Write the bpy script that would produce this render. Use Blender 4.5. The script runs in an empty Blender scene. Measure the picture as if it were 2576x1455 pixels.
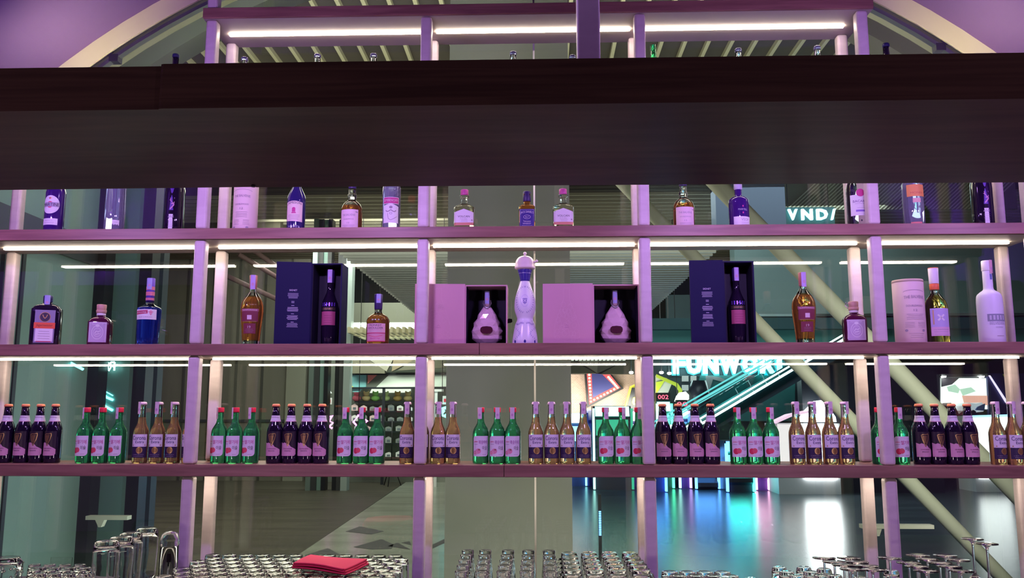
import bpy, bmesh, math, random
from mathutils import Vector, Matrix
random.seed(7)
C = bpy.context.scene.collection
SC = bpy.context.scene
PI = math.pi

# ------------------------------------------------------------------ camera
FPX, PITCH, YAW = 2145.0, math.radians(8.28), math.radians(1.835)
EYE = 1.55
CAM = Vector((0, -3.4, EYE))
cd = bpy.data.cameras.new('camera'); cam = bpy.data.objects.new('camera', cd); C.objects.link(cam)
cd.sensor_width = 36; cd.lens = 36 * FPX / 2576; cd.clip_end = 200
cam.location = CAM; cam.rotation_euler = (PI/2 + PITCH, 0, YAW); SC.camera = cam
FW = Vector((-math.sin(YAW)*math.cos(PITCH), math.cos(YAW)*math.cos(PITCH), math.sin(PITCH)))
RT = Vector((math.cos(YAW), math.sin(YAW), 0)); UP = RT.cross(FW)
def ray(px, py): return FW + RT*((px-1288)/FPX) - UP*((py-727.5)/FPX)
def at(px, py, Y):            # point of the plane at depth Y seen at a pixel of the photo
    d = ray(px, py); return CAM + d*((Y-CAM.y)/d.y)
def atz(px, py, z):           # point of the plane at height z seen at a pixel
    d = ray(px, py); return CAM + d*((z-CAM.z)/d.z)
# ------------------------------------------------------------------ world, exposure
w = bpy.data.worlds.new('world'); SC.world = w; w.use_nodes = True
w.node_tree.nodes['Background'].inputs[0].default_value = (.30, .30, .34, 1)
w.node_tree.nodes['Background'].inputs[1].default_value = .05
SC.view_settings.view_transform = 'Standard'; SC.view_settings.look = 'None'
SC.view_settings.exposure = 0; SC.view_settings.gamma = 1; SC.view_settings.use_curve_mapping = False
cy = SC.cycles
cy.caustics_reflective = False; cy.caustics_refractive = False
cy.max_bounces = 20; cy.transmission_bounces = 20; cy.transparent_max_bounces = 24
cy.sample_clamp_indirect = 4; cy.diffuse_bounces = 3
def area(name, loc, aim, col, power, sx, sy, spread=PI):
    l = bpy.data.lights.new(name, 'AREA'); l.shape = 'RECTANGLE'; l.size = sx; l.size_y = sy; l.color = col; l.energy = power; l.spread = spread
    o = bpy.data.objects.new(name, l); C.objects.link(o); o.location = loc
    o.rotation_euler = (Vector(aim)-Vector(loc)).to_track_quat('-Z', 'Y').to_euler(); return o
PURPLE = (.58, .33, 1.0)
# purple stage lamps of the bar room, the lamps of the hall, and unseen fills added to brighten
def point(name, loc, col, power, rad=.04):
    l = bpy.data.lights.new(name, 'POINT'); l.color = col; l.energy = power; l.shadow_soft_size = rad
    o = bpy.data.objects.new(name, l); C.objects.link(o); o.location = loc; return o
for px_ in (-2.1, -.75, .75, 2.1): area('purple_lamp', (px_, -.98, 2.50), (px_*.95, .05, 1.75), PURPLE, 8, .16, .05, 2.8)
for px_ in (-1.0, 1.3): area('purple_lamp', (px_, -1.5, 3.35), (.2, -1.25, 2.75), PURPLE, 2.2, .08, .05, 1.6)
for px_ in (-1.2, 1.2): area('purple_lamp', (px_, -.98, 2.46), (px_, 0, 3.2), PURPLE, 4, .10, .05, 2.4)
area('vault_lamp', (-2.3, -1.25, 2.55), (-3.3, -.7, 3.2), (.46, .15, 1.0), 11, .12, .12)
area('vault_lamp', (2.3, -1.25, 2.55), (3.3, -.7, 3.2), (.40, .12, 1.0), 9, .12, .12)
point('bar_fill', (-1.7, -2.7, 1.10), (1.0, .74, .80), 20); point('bar_fill', (1.7, -2.7, 1.10), (1.0, .74, .88), 20)  # unseen fills added on the camera side to lift canopy and labels
area('hall_lamp', (-3, 8, 5.4), (-3, 8, 0), (1, .92, .74), 480, 5, 5)
area('hall_lamp', (4, 11, 5.4), (4, 11, 0), (.80, .95, 1), 260, 5, 5)
area('hall_lamp', (-4, 14, 5.2), (-4, 16.5, 2), (1, .97, .86), 170, 4, 2)
area('ceiling_fill', (-.5, 5.5, 3.4), (-.5, 6.5, 6), (1, .97, .80), 150, 6, 2)  # unseen upward fills added so the hall ceiling shows
area('ceiling_fill', (0, 13.5, 3.6), (0, 15, 6), (1, .92, .75), 45, 8, 2)
area('column_fill', (3.6, .9, 1.2), (2.2, 4.3, 2.2), (1, .98, .84), 120, 1.5, .4)  # unseen fill added to brighten the slanting columns
point('pillar_fill', (.1, .72, .40), (1, .96, .86), 26, .1); point('pillar_fill', (-.3, .8, 3.9), (1, .92, .84), 12, .1)  # unseen fills added to brighten the grey pillar
point('side_fill', (-1.75, .95, 3.9), (.85, 1, .93), 34, .1); point('side_fill', (-1.7, .85, .5), (.85, 1, .93), 24, .1)  # unseen fills added to brighten the teal side wall

# ------------------------------------------------------------------ materials
MATS = {}
def mat(name, col=(.5,.5,.5), rough=.5, metal=0, trans=0, ior=1.45, emit=None, es=0, spec=None):
    if name in MATS: return MATS[name]
    m = bpy.data.materials.new(name); m.use_nodes = True; b = m.node_tree.nodes['Principled BSDF']
    b.inputs['Base Color'].default_value = (*col, 1); b.inputs['Roughness'].default_value = rough
    b.inputs['Metallic'].default_value = metal; b.inputs['Transmission Weight'].default_value = trans
    b.inputs['IOR'].default_value = ior
    if spec is not None: b.inputs['Specular IOR Level'].default_value = spec
    if emit: b.inputs['Emission Color'].default_value = (*emit, 1); b.inputs['Emission Strength'].default_value = es
    MATS[name] = m; return m
def grain(name, c1, c2, scale, rough=.5, spec=.5, detail=5, bump=0, p0=.35, p1=.7):
    m = mat(name, c1, rough, spec=spec); nt = m.node_tree; N, L = nt.nodes, nt.links
    tc = N.new('ShaderNodeTexCoord'); mp = N.new('ShaderNodeMapping'); mp.inputs['Scale'].default_value = scale
    no = N.new('ShaderNodeTexNoise'); no.inputs['Scale'].default_value = 1; no.inputs['Detail'].default_value = detail
    no.inputs['Distortion'].default_value = .6
    cr = N.new('ShaderNodeValToRGB'); cr.color_ramp.elements[0].position = p0; cr.color_ramp.elements[1].position = p1
    cr.color_ramp.elements[0].color = (*c1, 1); cr.color_ramp.elements[1].color = (*c2, 1)
    L.new(tc.outputs['Object'], mp.inputs[0]); L.new(mp.outputs[0], no.inputs['Vector']); L.new(no.outputs[0], cr.inputs[0])
    L.new(cr.outputs[0], N['Principled BSDF'].inputs['Base Color'])
    if bump:
        bp = N.new('ShaderNodeBump'); bp.inputs['Strength'].default_value = bump; bp.inputs['Distance'].default_value = .01
        L.new(no.outputs[0], bp.inputs['Height']); L.new(bp.outputs[0], N['Principled BSDF'].inputs['Normal'])
    return m
def glass_pane(name, tint, ior=1.5, extra=0):
    m = bpy.data.materials.new(name); m.use_nodes = True; N, L = m.node_tree.nodes, m.node_tree.links
    N.remove(N['Principled BSDF']); t = N.new('ShaderNodeBsdfTransparent'); t.inputs[0].default_value = (*tint, 1)
    g = N.new('ShaderNodeBsdfGlossy'); g.inputs['Roughness'].default_value = 0.0; g.inputs[0].default_value = (1, 1, 1, 1)
    f = N.new('ShaderNodeFresnel'); f.inputs[0].default_value = ior; mx = N.new('ShaderNodeMixShader')
    a = N.new('ShaderNodeMath'); a.operation = 'ADD'; a.inputs[1].default_value = extra
    L.new(f.outputs[0], a.inputs[0]); L.new(a.outputs[0], mx.inputs[0]); L.new(t.outputs[0], mx.inputs[1]); L.new(g.outputs[0], mx.inputs[2])
    L.new(mx.outputs[0], N['Material Output'].inputs[0]); MATS[name] = m; return m
def em(name, col, s): return mat(name, (.02,.02,.02), .6, emit=col, es=s)
BOARD = grain('board_wood', (.23,.11,.085), (.37,.19,.14), (3, 18, 40), .42)
DARKW = grain('canopy_wood', (.065,.032,.030), (.110,.056,.048), (2, 22, 60), .5, .25)
POST = grain('post_paint', (.66,.56,.56), (.74,.64,.63), (8, 8, 30), .42)
LED = em('led_strip', (1, .84, .68), 30)
GREEN = mat('green_glass', (.09,.72,.22), .04, trans=.82, ior=1.36)
CLEAR = mat('clear_glass', (.97,.97,.97), .01, trans=1, ior=1.42)
TUMB = mat('drinking_glass', (1,1,1), .015, trans=1, ior=1.45)
LAGER = mat('lager_liquid', (1,.62,.24), .03, trans=.82, ior=1.36)
WHISKY = mat('whisky_liquid', (.86,.34,.07), .03, trans=.88, ior=1.36)
PALEW = mat('pale_spirit', (.97,.85,.62), .02, trans=1, ior=1.36)
BLUEL = mat('blue_liquid', (.02,.06,.55), .03, trans=.8, ior=1.36)
AQUA = mat('bluish_glass', (.60,.62,.92), .03, trans=.75, ior=1.40)
DARKG = mat('dark_glass', (.012,.006,.022), .08, spec=.7)
BERRY = mat('berry_dark_glass', (.07,.006,.035), .08, spec=.7)
VIOLG = mat('violet_glass', (.05,.012,.16), .08, spec=.7)
FROST = mat('frosted_glass', (.80,.82,.88), .38, spec=.4)
LABEL = mat('label_paper', (.86,.84,.86), .6)
WHITE = mat('white_paper', (.88,.87,.88), .6)
PINKL = mat('pink_label', (.72,.40,.50), .55)
PINKB = mat('pink_card', (.72,.40,.46), .55)
PINKF = mat('pink_line', (.80,.52,.56), .5)
INK = mat('ink', (.05,.035,.07), .6)
GREY = mat('grey_ink', (.38,.32,.38), .6)
RED = mat('red_cap', (.85,.03,.07), .4)
REDI = mat('red_ink', (.72,.04,.10), .5)
MAG = mat('magenta_ink', (.62,.05,.28), .5)
PEACH = mat('peach_ink', (.82,.34,.46), .5)
ORANGE = mat('orange_cap', (.95,.33,.13), .4)
STRIP = mat('tax_paper', (.80,.64,.70), .6)
GOLD = mat('gold_foil', (.62,.40,.16), .35, .7)
BLACK = mat('black_paint', (.012,.011,.014), .45)
NAVY = mat('navy_card', (.014,.012,.075), .5)
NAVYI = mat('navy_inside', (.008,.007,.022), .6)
SILV = mat('silver_ink', (.55,.53,.68), .4)
CREAM = mat('cream_card', (.90,.74,.66), .55)
CERAM = mat('white_ceramic', (.90,.90,.95), .22)
COBALT = mat('cobalt_paint', (.05,.035,.30), .3)
DGREY = mat('dark_grey', (.10,.10,.11), .5)
STEEL = mat('steel', (.6,.6,.62), .3, .9)
COPPER = mat('cork_copper', (.62,.36,.28), .45)

# ------------------------------------------------------------------ mesh helpers
class MB:
    def __init__(s): s.bm = bmesh.new(); s.m = []
    def mi(s, m):
        if m not in s.m: s.m.append(m)
        return s.m.index(m)
    def box(s, x0, x1, y0, y1, z0, z1, m):
        r = bmesh.ops.create_cube(s.bm, size=1)
        bmesh.ops.transform(s.bm, matrix=Matrix.Translation(((x0+x1)/2, (y0+y1)/2, (z0+z1)/2)) @ Matrix.Diagonal((abs(x1-x0), abs(y1-y0), abs(z1-z0), 1)), verts=r['verts'])
        k = s.mi(m)
        for f in {f for v in r['verts'] for f in v.link_faces}: f.material_index = k
        return s
    def prism(s, pts, y0, y1, m):          # polygon in x,z extruded along y
        a = [s.bm.verts.new((p[0], y0, p[1])) for p in pts]; b = [s.bm.verts.new((p[0], y1, p[1])) for p in pts]; k = s.mi(m); n = len(pts)
        fs = [s.bm.faces.new(a), s.bm.faces.new(b[::-1])] + [s.bm.faces.new((a[i], b[i], b[(i+1)%n], a[(i+1)%n])) for i in range(n)]
        for f in fs: f.material_index = k
        return s
    def slab(s, pts, z0, z1, m):           # polygon in x,y extruded along z
        a = [s.bm.verts.new((p[0], p[1], z0)) for p in pts]; b = [s.bm.verts.new((p[0], p[1], z1)) for p in pts]; k = s.mi(m); n = len(pts)
        fs = [s.bm.faces.new(a[::-1]), s.bm.faces.new(b)] + [s.bm.faces.new((a[i], a[(i+1)%n], b[(i+1)%n], b[i])) for i in range(n)]
        for f in fs: f.material_index = k
        return s
    def quad(s, pts, m):
        f = s.bm.faces.new([s.bm.verts.new(p) for p in pts]); f.material_index = s.mi(m); return s
    def loft(s, prof, m, seg=28, cap0=True, cap1=True, mz=None, smooth=True, cx=0, cy=0, twist=0):
        rings = []
        for q in prof:
            rx, ry, z = q[0], q[1], q[2]; e = q[3] if len(q) > 3 else 2; ring = []
            for i in range(seg):
                t = 2*PI*(i+.5)/seg; c, sn = math.cos(t), math.sin(t)
                ring.append(s.bm.verts.new((cx + rx*math.copysign(abs(c)**(2/e), c), cy + ry*math.copysign(abs(sn)**(2/e), sn), z)))
            rings.append(ring)
        for j in range(len(rings)-1):
            zz = (prof[j][2]+prof[j+1][2])/2; k = s.mi(mz(zz) if mz else m)
            for i in range(seg):
                f = s.bm.faces.new((rings[j][i], rings[j][(i+1)%seg], rings[j+1][(i+1)%seg], rings[j+1][i])); f.material_index = k; f.smooth = smooth
        if cap0: f = s.bm.faces.new(rings[0][::-1]); f.material_index = s.mi(mz(prof[0][2]) if mz else m)
        if cap1: f = s.bm.faces.new(rings[-1]); f.material_index = s.mi(mz(prof[-1][2]) if mz else m)
        return s
    def tube(s, pts, r, m, seg=10, caps=True):
        pts = [Vector(p) for p in pts]; rings = []
        for i, p in enumerate(pts):
            d = (pts[min(i+1, len(pts)-1)] - pts[max(i-1, 0)]).normalized()
            a = d.orthogonal().normalized() if abs(d.z) > .99 else d.cross(Vector((0,0,1))).normalized(); b = d.cross(a)
            rr = r[i] if isinstance(r, (list, tuple)) else r
            rings.append([s.bm.verts.new(p + (a*math.cos(2*PI*k/seg) + b*math.sin(2*PI*k/seg))*rr) for k in range(seg)])
        k0 = s.mi(m)
        for j in range(len(rings)-1):
            for i in range(seg):
                f = s.bm.faces.new((rings[j][i], rings[j][(i+1)%seg], rings[j+1][(i+1)%seg], rings[j+1][i])); f.material_index = k0; f.smooth = True
        if caps:
            f = s.bm.faces.new(rings[0][::-1]); f.material_index = k0; f = s.bm.faces.new(rings[-1]); f.material_index = k0
        return s
    def build(s, name, parent=None, loc=None, bevel=0, rz=0):
        if bevel: bmesh.ops.bevel(s.bm, geom=s.bm.edges[:], offset=bevel, segments=3, affect='EDGES', profile=.5)
        bmesh.ops.recalc_face_normals(s.bm, faces=s.bm.faces[:])
        me = bpy.data.meshes.new(name); s.bm.to_mesh(me); s.bm.free()
        for m in s.m: me.materials.append(m)
        o = bpy.data.objects.new(name, me); C.objects.link(o)
        if parent: o.parent = parent
        if loc: o.location = loc
        if rz: o.rotation_euler.z = rz
        return o
def tag(o, label=None, cat=None, group=None, kind=None):
    if label: o['label'] = label
    if cat: o['category'] = cat
    if group: o['group'] = group
    if kind: o['kind'] = kind
    return o
def thing(name, label, cat, loc=(0,0,0), group=None, rz=0):
    o = bpy.data.objects.new(name, None); C.objects.link(o); o.location = loc; o.rotation_euler.z = rz; o.empty_display_size = .05
    return tag(o, label, cat, group)
def struct(o, label=None): return tag(o, label, None, None, 'structure')
def dup(root, loc=None, rz=None, label=None, group=None):
    r = root.copy(); C.objects.link(r)
    if loc is not None: r.location = loc
    if rz is not None: r.rotation_euler.z = rz
    if label: r['label'] = label
    if group: r['group'] = group
    for ch in root.children:
        c = ch.copy(); C.objects.link(c); c.parent = r
        for g in ch.children:
            d = g.copy(); C.objects.link(d); d.parent = c
    return r
TXT = {}
def text2d(s, bold=0):                       # cached outline faces of a string, height of capitals about .7
    if (s, bold) in TXT: return TXT[(s, bold)]
    cu = bpy.data.curves.new('t', 'FONT'); cu.body = s; cu.resolution_u = 2; cu.size = 1; cu.offset = bold
    o = bpy.data.objects.new('t', cu); C.objects.link(o)
    dg = bpy.context.evaluated_depsgraph_get(); me = bpy.data.meshes.new_from_object(o.evaluated_get(dg))
    v = [(p.co.x, p.co.y) for p in me.vertices]; f = [tuple(p.vertices) for p in me.polygons]
    bpy.data.objects.remove(o); bpy.data.curves.remove(cu); bpy.data.meshes.remove(me)
    if v:
        x0 = min(p[0] for p in v); x1 = max(p[0] for p in v); y0 = min(p[1] for p in v); y1 = max(p[1] for p in v)
        v = [((p[0]-(x0+x1)/2)/max(x1-x0, 1e-6), (p[1]-(y0+y1)/2)/max(y1-y0, 1e-6)) for p in v]
    TXT[(s, bold)] = (v, f); return TXT[(s, bold)]
class Flat:
    """flat drawing in u,v with layers, later laid on a flat board or wrapped round a bottle"""
    def __init__(s): s.bm = bmesh.new(); s.m = []; s.l = 0
    def mi(s, m):
        if m not in s.m: s.m.append(m)
        return s.m.index(m)
    def poly(s, pts, m, layer=1):
        try: f = s.bm.faces.new([s.bm.verts.new((p[0], -layer, p[1])) for p in pts]); f.material_index = s.mi(m)
        except ValueError: pass
        return s
    def rect(s, u0, v0, u1, v1, m, layer=0): return s.poly([(u0,v0),(u1,v0),(u1,v1),(u0,v1)], m, layer)
    def ell(s, u, v, a, b, m, layer=1, n=20): return s.poly([(u+a*math.cos(2*PI*i/n), v+b*math.sin(2*PI*i/n)) for i in range(n)], m, layer)
    def ring(s, u, v, a, b, t, m, layer=1, n=24):
        for i in range(n):
            p, q = 2*PI*i/n, 2*PI*(i+1)/n
            s.poly([(u+a*math.cos(p), v+b*math.sin(p)), (u+a*math.cos(q), v+b*math.sin(q)), (u+(a-t)*math.cos(q), v+(b-t)*math.sin(q)), (u+(a-t)*math.cos(p), v+(b-t)*math.sin(p))], m, layer)
        return s
    def line(s, pts, t, m, layer=1):
        for (a, b), (c, d) in zip(pts, pts[1:]):
            l = math.hypot(c-a, d-b) or 1; nx, ny = -(d-b)/l*t/2, (c-a)/l*t/2
            s.poly([(a+nx,b+ny),(a-nx,b-ny),(c-nx,d-ny),(c+nx,d+ny)], m, layer)
        return s
    def text(s, t, u, v, w_, h, m, layer=2, arch=0):
        vs, fs = text2d(t); k = s.mi(m)
        bv = [s.bm.verts.new((u+p[0]*w_, -layer, v+p[1]*h + arch*(1-(2*p[0])**2))) for p in vs]
        for f in fs:
            try: q = s.bm.faces.new([bv[i] for i in f]); q.material_index = k
            except ValueError: pass
        return s
    def lines(s, u0, u1, v0, v1, n, m, t=.0009, layer=2, rag=.25):
        for i in range(n):
            v = v1-(v1-v0)*i/max(n-1, 1); r = random.uniform(0, rag)*(u1-u0)/2
            s.rect(u0+r, v-t/2, u1-r, v+t/2, m, layer)
        return s
    def build(s, name, parent, prof=None, wrap=True, off=.0006, eps=.00035, step=.004, zstep=None, y=0, loc=None, rot=0):
        bm = s.bm
        if prof:
            us = [v.co.x for v in bm.verts]; zs = [v.co.z for v in bm.verts]
            u = math.floor(min(us)/step)*step
            while u < max(us):
                if u > min(us): bmesh.ops.bisect_plane(bm, geom=bm.verts[:]+bm.edges[:]+bm.faces[:], plane_co=(u, 0, 0), plane_no=(1, 0, 0), dist=1e-6)
                u += step
            if zstep:
                z = min(zs)+zstep
                while z < max(zs):
                    bmesh.ops.bisect_plane(bm, geom=bm.verts[:]+bm.edges[:]+bm.faces[:], plane_co=(0, 0, z), plane_no=(0, 0, 1), dist=1e-6); z += zstep
            for v in bm.verts:
                layer = -v.co.y; z = v.co.z; rx, ry, e = radii(prof, z); d = off + layer*eps
                if wrap: a = v.co.x/max(rx, .004) + rot; v.co = ((rx+d)*math.sin(a), -(ry+d)*math.cos(a), z)
                else:
                    q = min(abs(v.co.x)/rx, .999); v.co.y = -ry*(1-q**e)**(1/e) - d
        else:
            for v in bm.verts: v.co.y = y - off + v.co.y*eps
        me = bpy.data.meshes.new(name); bm.to_mesh(me); bm.free()
        for m in s.m: me.materials.append(m)
        o = bpy.data.objects.new(name, me); C.objects.link(o); o.parent = parent
        if loc: o.location = loc
        return o
def radii(prof, z):
    for a, b in zip(prof, prof[1:]):
        if a[2] <= z <= b[2] and b[2] > a[2]:
            t = (z-a[2])/(b[2]-a[2]); return a[0]+(b[0]-a[0])*t, a[1]+(b[1]-a[1])*t, (a[3] if len(a) > 3 else 2)
    q = prof[-1] if z > prof[-1][2] else prof[0]; return q[0], q[1], (q[3] if len(q) > 3 else 2)
def smoothp(pts, n=3):               # Catmull-Rom refinement of a profile (r, z)
    out = []
    P = [pts[0]]+list(pts)+[pts[-1]]
    for i in range(1, len(P)-2):
        for k in range(n):
            t = k/n; q = [.5*((2*P[i][j]) + (-P[i-1][j]+P[i+1][j])*t + (2*P[i-1][j]-5*P[i][j]+4*P[i+1][j]-P[i+2][j])*t*t + (-P[i-1][j]+3*P[i][j]-3*P[i+1][j]+P[i+2][j])*t**3) for j in (0, 1)]
            out.append((max(q[0], .001), q[1]))
    out.append(pts[-1]); out.sort(key=lambda q: q[1]); return out
def rp(pts, e=2, flat=1.0): return [(r, r*flat, z, e) for r, z in pts]

# ------------------------------------------------------------------ bar room shell
def arc(r, n, cx=-.08, cz=.557, a0=0, a1=PI): return [(cx+r*math.cos(a0+(a1-a0)*i/n), cz+r*math.sin(a0+(a1-a0)*i/n)) for i in range(n+1)]
VAULT = grain('vault_plaster', (.19,.105,.28), (.23,.13,.33), (.5, .5, .5), .8)  # purple lamp light is partly put into the plaster colour
def vault(name, r0, r1, y0, y1, m, n=64):
    b = MB(); a = arc(r0, n); c = arc(r1, n)
    for i in range(n):
        p = [a[i], a[i+1], c[i+1], c[i]]; b.prism(p, y0, y1, m)
    return b.build(name)
struct(vault('ceiling_vault', 3.415, 3.60, -6.5, .38, VAULT), 'purple lit barrel vault over the bar')
b = MB(); b.box(-3.68, -3.495, -6.5, .38, 0, .556, VAULT); struct(b.build('wall_left'))
b = MB(); b.box(3.335, 3.52, -6.5, .38, 0, .556, VAULT); struct(b.build('wall_right'))
b = MB(); b.prism(arc(3.60, 40)+[(-3.68, 0), (3.52, 0)], -6.6, -6.5, DGREY); struct(b.build('wall_back'))
CREAMP = grain('arch_plaster', (.78,.74,.42), (.84,.80,.48), (3, 3, 3), .75)
b = MB()
a, c = arc(3.43, 64), arc(3.325, 64)
for i in range(64): b.prism([a[i], a[i+1], c[i+1], c[i]], .381, .52, CREAMP)
struct(b.build('trim_1'), 'cream plaster edge of the vault arch')
b = MB(); a, c = arc(3.312, 64), arc(3.295, 64)
for i in range(64): b.prism([a[i], a[i+1], c[i+1], c[i]], .398, .43, STEEL)
for i in range(7):
    t = PI*(.2+.1*i); x, z = -.08+3.303*math.cos(t), .557+3.303*math.sin(t); b.box(x-.022, x+.022, .397, .44, z-.02, z+.015, DGREY)
struct(b.build('trim_2'), 'thin metal rail clipped under the arch')
OLIVE = grain('olive_plaster', (.20,.185,.145), (.25,.235,.185), (1, 1, 1), .8)
b = MB(); a, c = arc(5.2, 64, -.108, .448), arc(4.25, 64, -.108, .448)
for i in range(64):
    b.prism([a[i], a[i+1], c[i+1], c[i]], 2.0, 2.2, OLIVE)
struct(b.build('trim_3'), 'olive grey outer arch of the hall')
area('arch_fill', (-1.75, .02, 2.75), (-2.1, .38, 3.25), (1, .92, .60), 4.5, .3, .05, 1.5)  # unseen warm fills added to bring out the cream arch edge
area('arch_fill', (1.6, .02, 2.75), (1.95, .38, 3.25), (1, .92, .60), 4.5, .3, .05, 1.5)
# floor of bar and hall
FL1 = grain('hall_floor', (.035,.050,.060), (.065,.090,.105), (.3, 3, 1), .24, .7)
FL1.node_tree.nodes['Principled BSDF'].inputs['Anisotropic'].default_value = .0
b = MB(); b.box(-14, 16, -6.5, 24, -.1, 0, FL1); struct(b.build('floor'))
MATF = grain('matte_floor', (.055,.050,.038), (.090,.082,.062), (.6, 5, 1), .45, .5)
p = [atz(330, 1209, .004), atz(1030, 1206, .004), atz(752, 1395, .004), atz(600, 1455, .004)]
b = MB(); b.slab([(p[0].x-2, p[0].y), (p[1].x, p[1].y), (p[2].x, p[2].y), (p[3].x+.1, p[3].y), (p[3].x-.3, 2.6), (-2.6, 2.6)], .001, .004, MATF); struct(b.build('floor_matte'), 'brown matte floor beyond the glass')
TILE = grain('marble_tile', (.30,.32,.27), (.42,.45,.38), (.5, 2, 1), .22, .6)
b = MB(); q = [atz(1032, 1206, .004), atz(1440, 1206, .004), atz(1440, 1500, .004), atz(640, 1455, .004), atz(752, 1395, .004)]
b.slab([(v.x, v.y) for v in q], .001, .003, TILE)
for t in [[(870,1338),(905,1325),(965,1337),(935,1345)], [(890,1377),(960,1357),(990,1370),(985,1381),(935,1383)], [(775,1395),(825,1380),(855,1396)], [(1010,1366),(1030,1362),(1035,1372)], [(975,1375),(1032,1383),(1000,1366)], [(1080,1375),(1128,1352),(1128,1362),(1085,1382)]]:
    b.slab([(atz(x, y, .005).x, atz(x, y, .005).y) for x, y in t], .0035, .006, DGREY)
struct(b.build('floor_tiles'), 'pale marble tiles with dark triangle inlays')
# glass wall right behind the shelves
PANE = glass_pane('window_pane', (.91,.95,.92), 1.5, .03)
gp = [q for q in arc(3.32, 96)]
b = MB(); b.prism([(-.024, .02), (-.024, 3.875)]+[q for q in gp if q[0] < -.06]+[(-3.40, .02)], .385, .395, PANE); struct(b.build('window_1'), 'left tall pane of the glass wall behind the shelves')
b = MB(); b.prism([(3.24, .02)]+[q for q in gp if q[0] > .02]+[(-.016, 3.875), (-.016, .02)], .385, .395, PANE); struct(b.build('window_2'), 'right tall pane of the glass wall behind the shelves')
b = MB(); b.box(-.024, -.016, .383, .397, .02, 3.87, mat('seal', (.55,.56,.52), .4)); struct(b.build('trim_4'), 'pale seal between the glass panes')
# ------------------------------------------------------------------ canopy
b = MB(); zc0, zc1 = EYE+.673, EYE+.778
xs = -.85
pts = [(xs+.015, -.90)] + [(3.0, -.90), (3.0, -1.60)] + [(xs+.008, -1.60), (xs+.002, -1.598), (xs, -1.594)]
b.slab([(xs, -.93)]+pts[1:], zc0, zc1, DARKW)
can = thing('bar_canopy', 'wide dark brown wooden canopy beam crossing in front of the upper shelves', 'canopy', (0,0,0))
b.build('main_panel', can)
b = MB(); b.slab([(-3.0, -.90), (xs-.0005, -.93), (xs-.0005, -1.592), (-3.0, -1.592)], zc0+.001, zc1-.002, DARKW); b.build('end_panel', can)
b = MB(); b.loft([(.006,.006,zc0-.006),(.006,.006,zc0)], BLACK, 10, cx=xs, cy=-.955); b.build('bolt', can)
# post standing on the canopy
sp = thing('support_post', 'thick pale post rising from the dark canopy, right of centre', 'post', (at(1480, 140, -1.25).x, -1.25, zc1))
b = MB(); b.box(-.030, .030, -.03, .03, 0, 1.27, POST); b.build('shaft', sp, bevel=.006)
b = MB(); b.box(-.05, .05, -.05, .05, 0, .006, POST); b.build('base_plate', sp)

# ------------------------------------------------------------------ the shelf rack
E_ = EYE
PX = [-2.34, -1.40, -.475, .43, 1.358, 1.985]
TOPS = {'lowest': E_-.202, 'middle': E_+.277, 'upper': E_+.755, 'hidden': E_+1.233, 'top': E_+1.721}
TH = .046; SD = .30
rack = thing('display_shelf', 'tall wooden back bar shelving with pale posts and warm light strips', 'shelf')
def joint(z, x0, x1, splits):
    xs_ = [x0]+splits+[x1]
    for i in range(len(xs_)-1):
        b = MB(); b.box(xs_[i]+.001, xs_[i+1]-.001, 0, SD, z-TH, z + (0 if i % 2 else -.0006), BOARD); b.build('shelf_board', rack, bevel=.0015)
L0, L1 = -2.9, 2.02
UND = mat('underside_laminate', (.40,.35,.30), .5)
for k_ in ('middle', 'upper', 'hidden', 'top', 'lowest'):
    z_ = TOPS[k_]-TH; xa, xb = (L0, L1) if k_ != 'top' else (PX[1]-.035, PX[4]+.045)
    b = MB(); b.box(xa+.002, xb-.002, .012, SD-.002, z_-.0015, z_-.0001, UND); b.build('underside_panel', rack)
joint(TOPS['lowest'], L0, L1, [at(1268, 1170, 0).x])
joint(TOPS['middle'], L0, L1, [at(1206, 862, 0).x])
joint(TOPS['upper'], L0, L1, [])
joint(TOPS['hidden'], L0, L1, [])
joint(TOPS['top'], PX[1]-.035, PX[4]+.045, [])
levels = [.90, TOPS['lowest'], TOPS['middle'], TOPS['upper'], TOPS['hidden'], TOPS['top']]
for j in range(5):
    z0, z1 = levels[j], levels[j+1]-TH
    zp = z1-.0015
    for i, x in enumerate(PX):
        if j == 4 and i in (0, 5): continue
        wv = .0235
        for y0, y1 in ((.012, .062), (.245, .29)):
            b = MB(); b.box(x-wv, x+wv, y0, y1, 0 if (j == 0 and y0 > .2) else z0, zp, POST)
            b.build('post', rack, bevel=.011)
    for i in range(5):
        if j == 4 and i in (0, 4): continue
        xa, xb = PX[i]+.026, PX[i+1]-.026
        b = MB(); b.box(xa, xb, .152, .168, z1-.0095, z1-.0016, LED); b.build('light_strip', rack)
b = MB(); b.box(PX[1]-.023, PX[1]+.023, .012, .062, TOPS['top'], 3.70, POST); b.build('post', rack, bevel=.011)

# ------------------------------------------------------------------ back counter
CNT = grain('counter_stone', (.10,.085,.09), (.16,.14,.145), (12, 12, 12), .35)
b = MB(); b.box(-3.4, 3.3, -.62, .10, .84, .90, CNT)
cn = thing('back_counter', 'grey back bar counter carrying the upturned glasses', 'counter')
b.build('worktop', cn); b = MB(); b.box(-3.35, 3.25, -.56, .08, 0, .84, DARKW); b.build('cabinet', cn)
CT = .90
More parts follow.
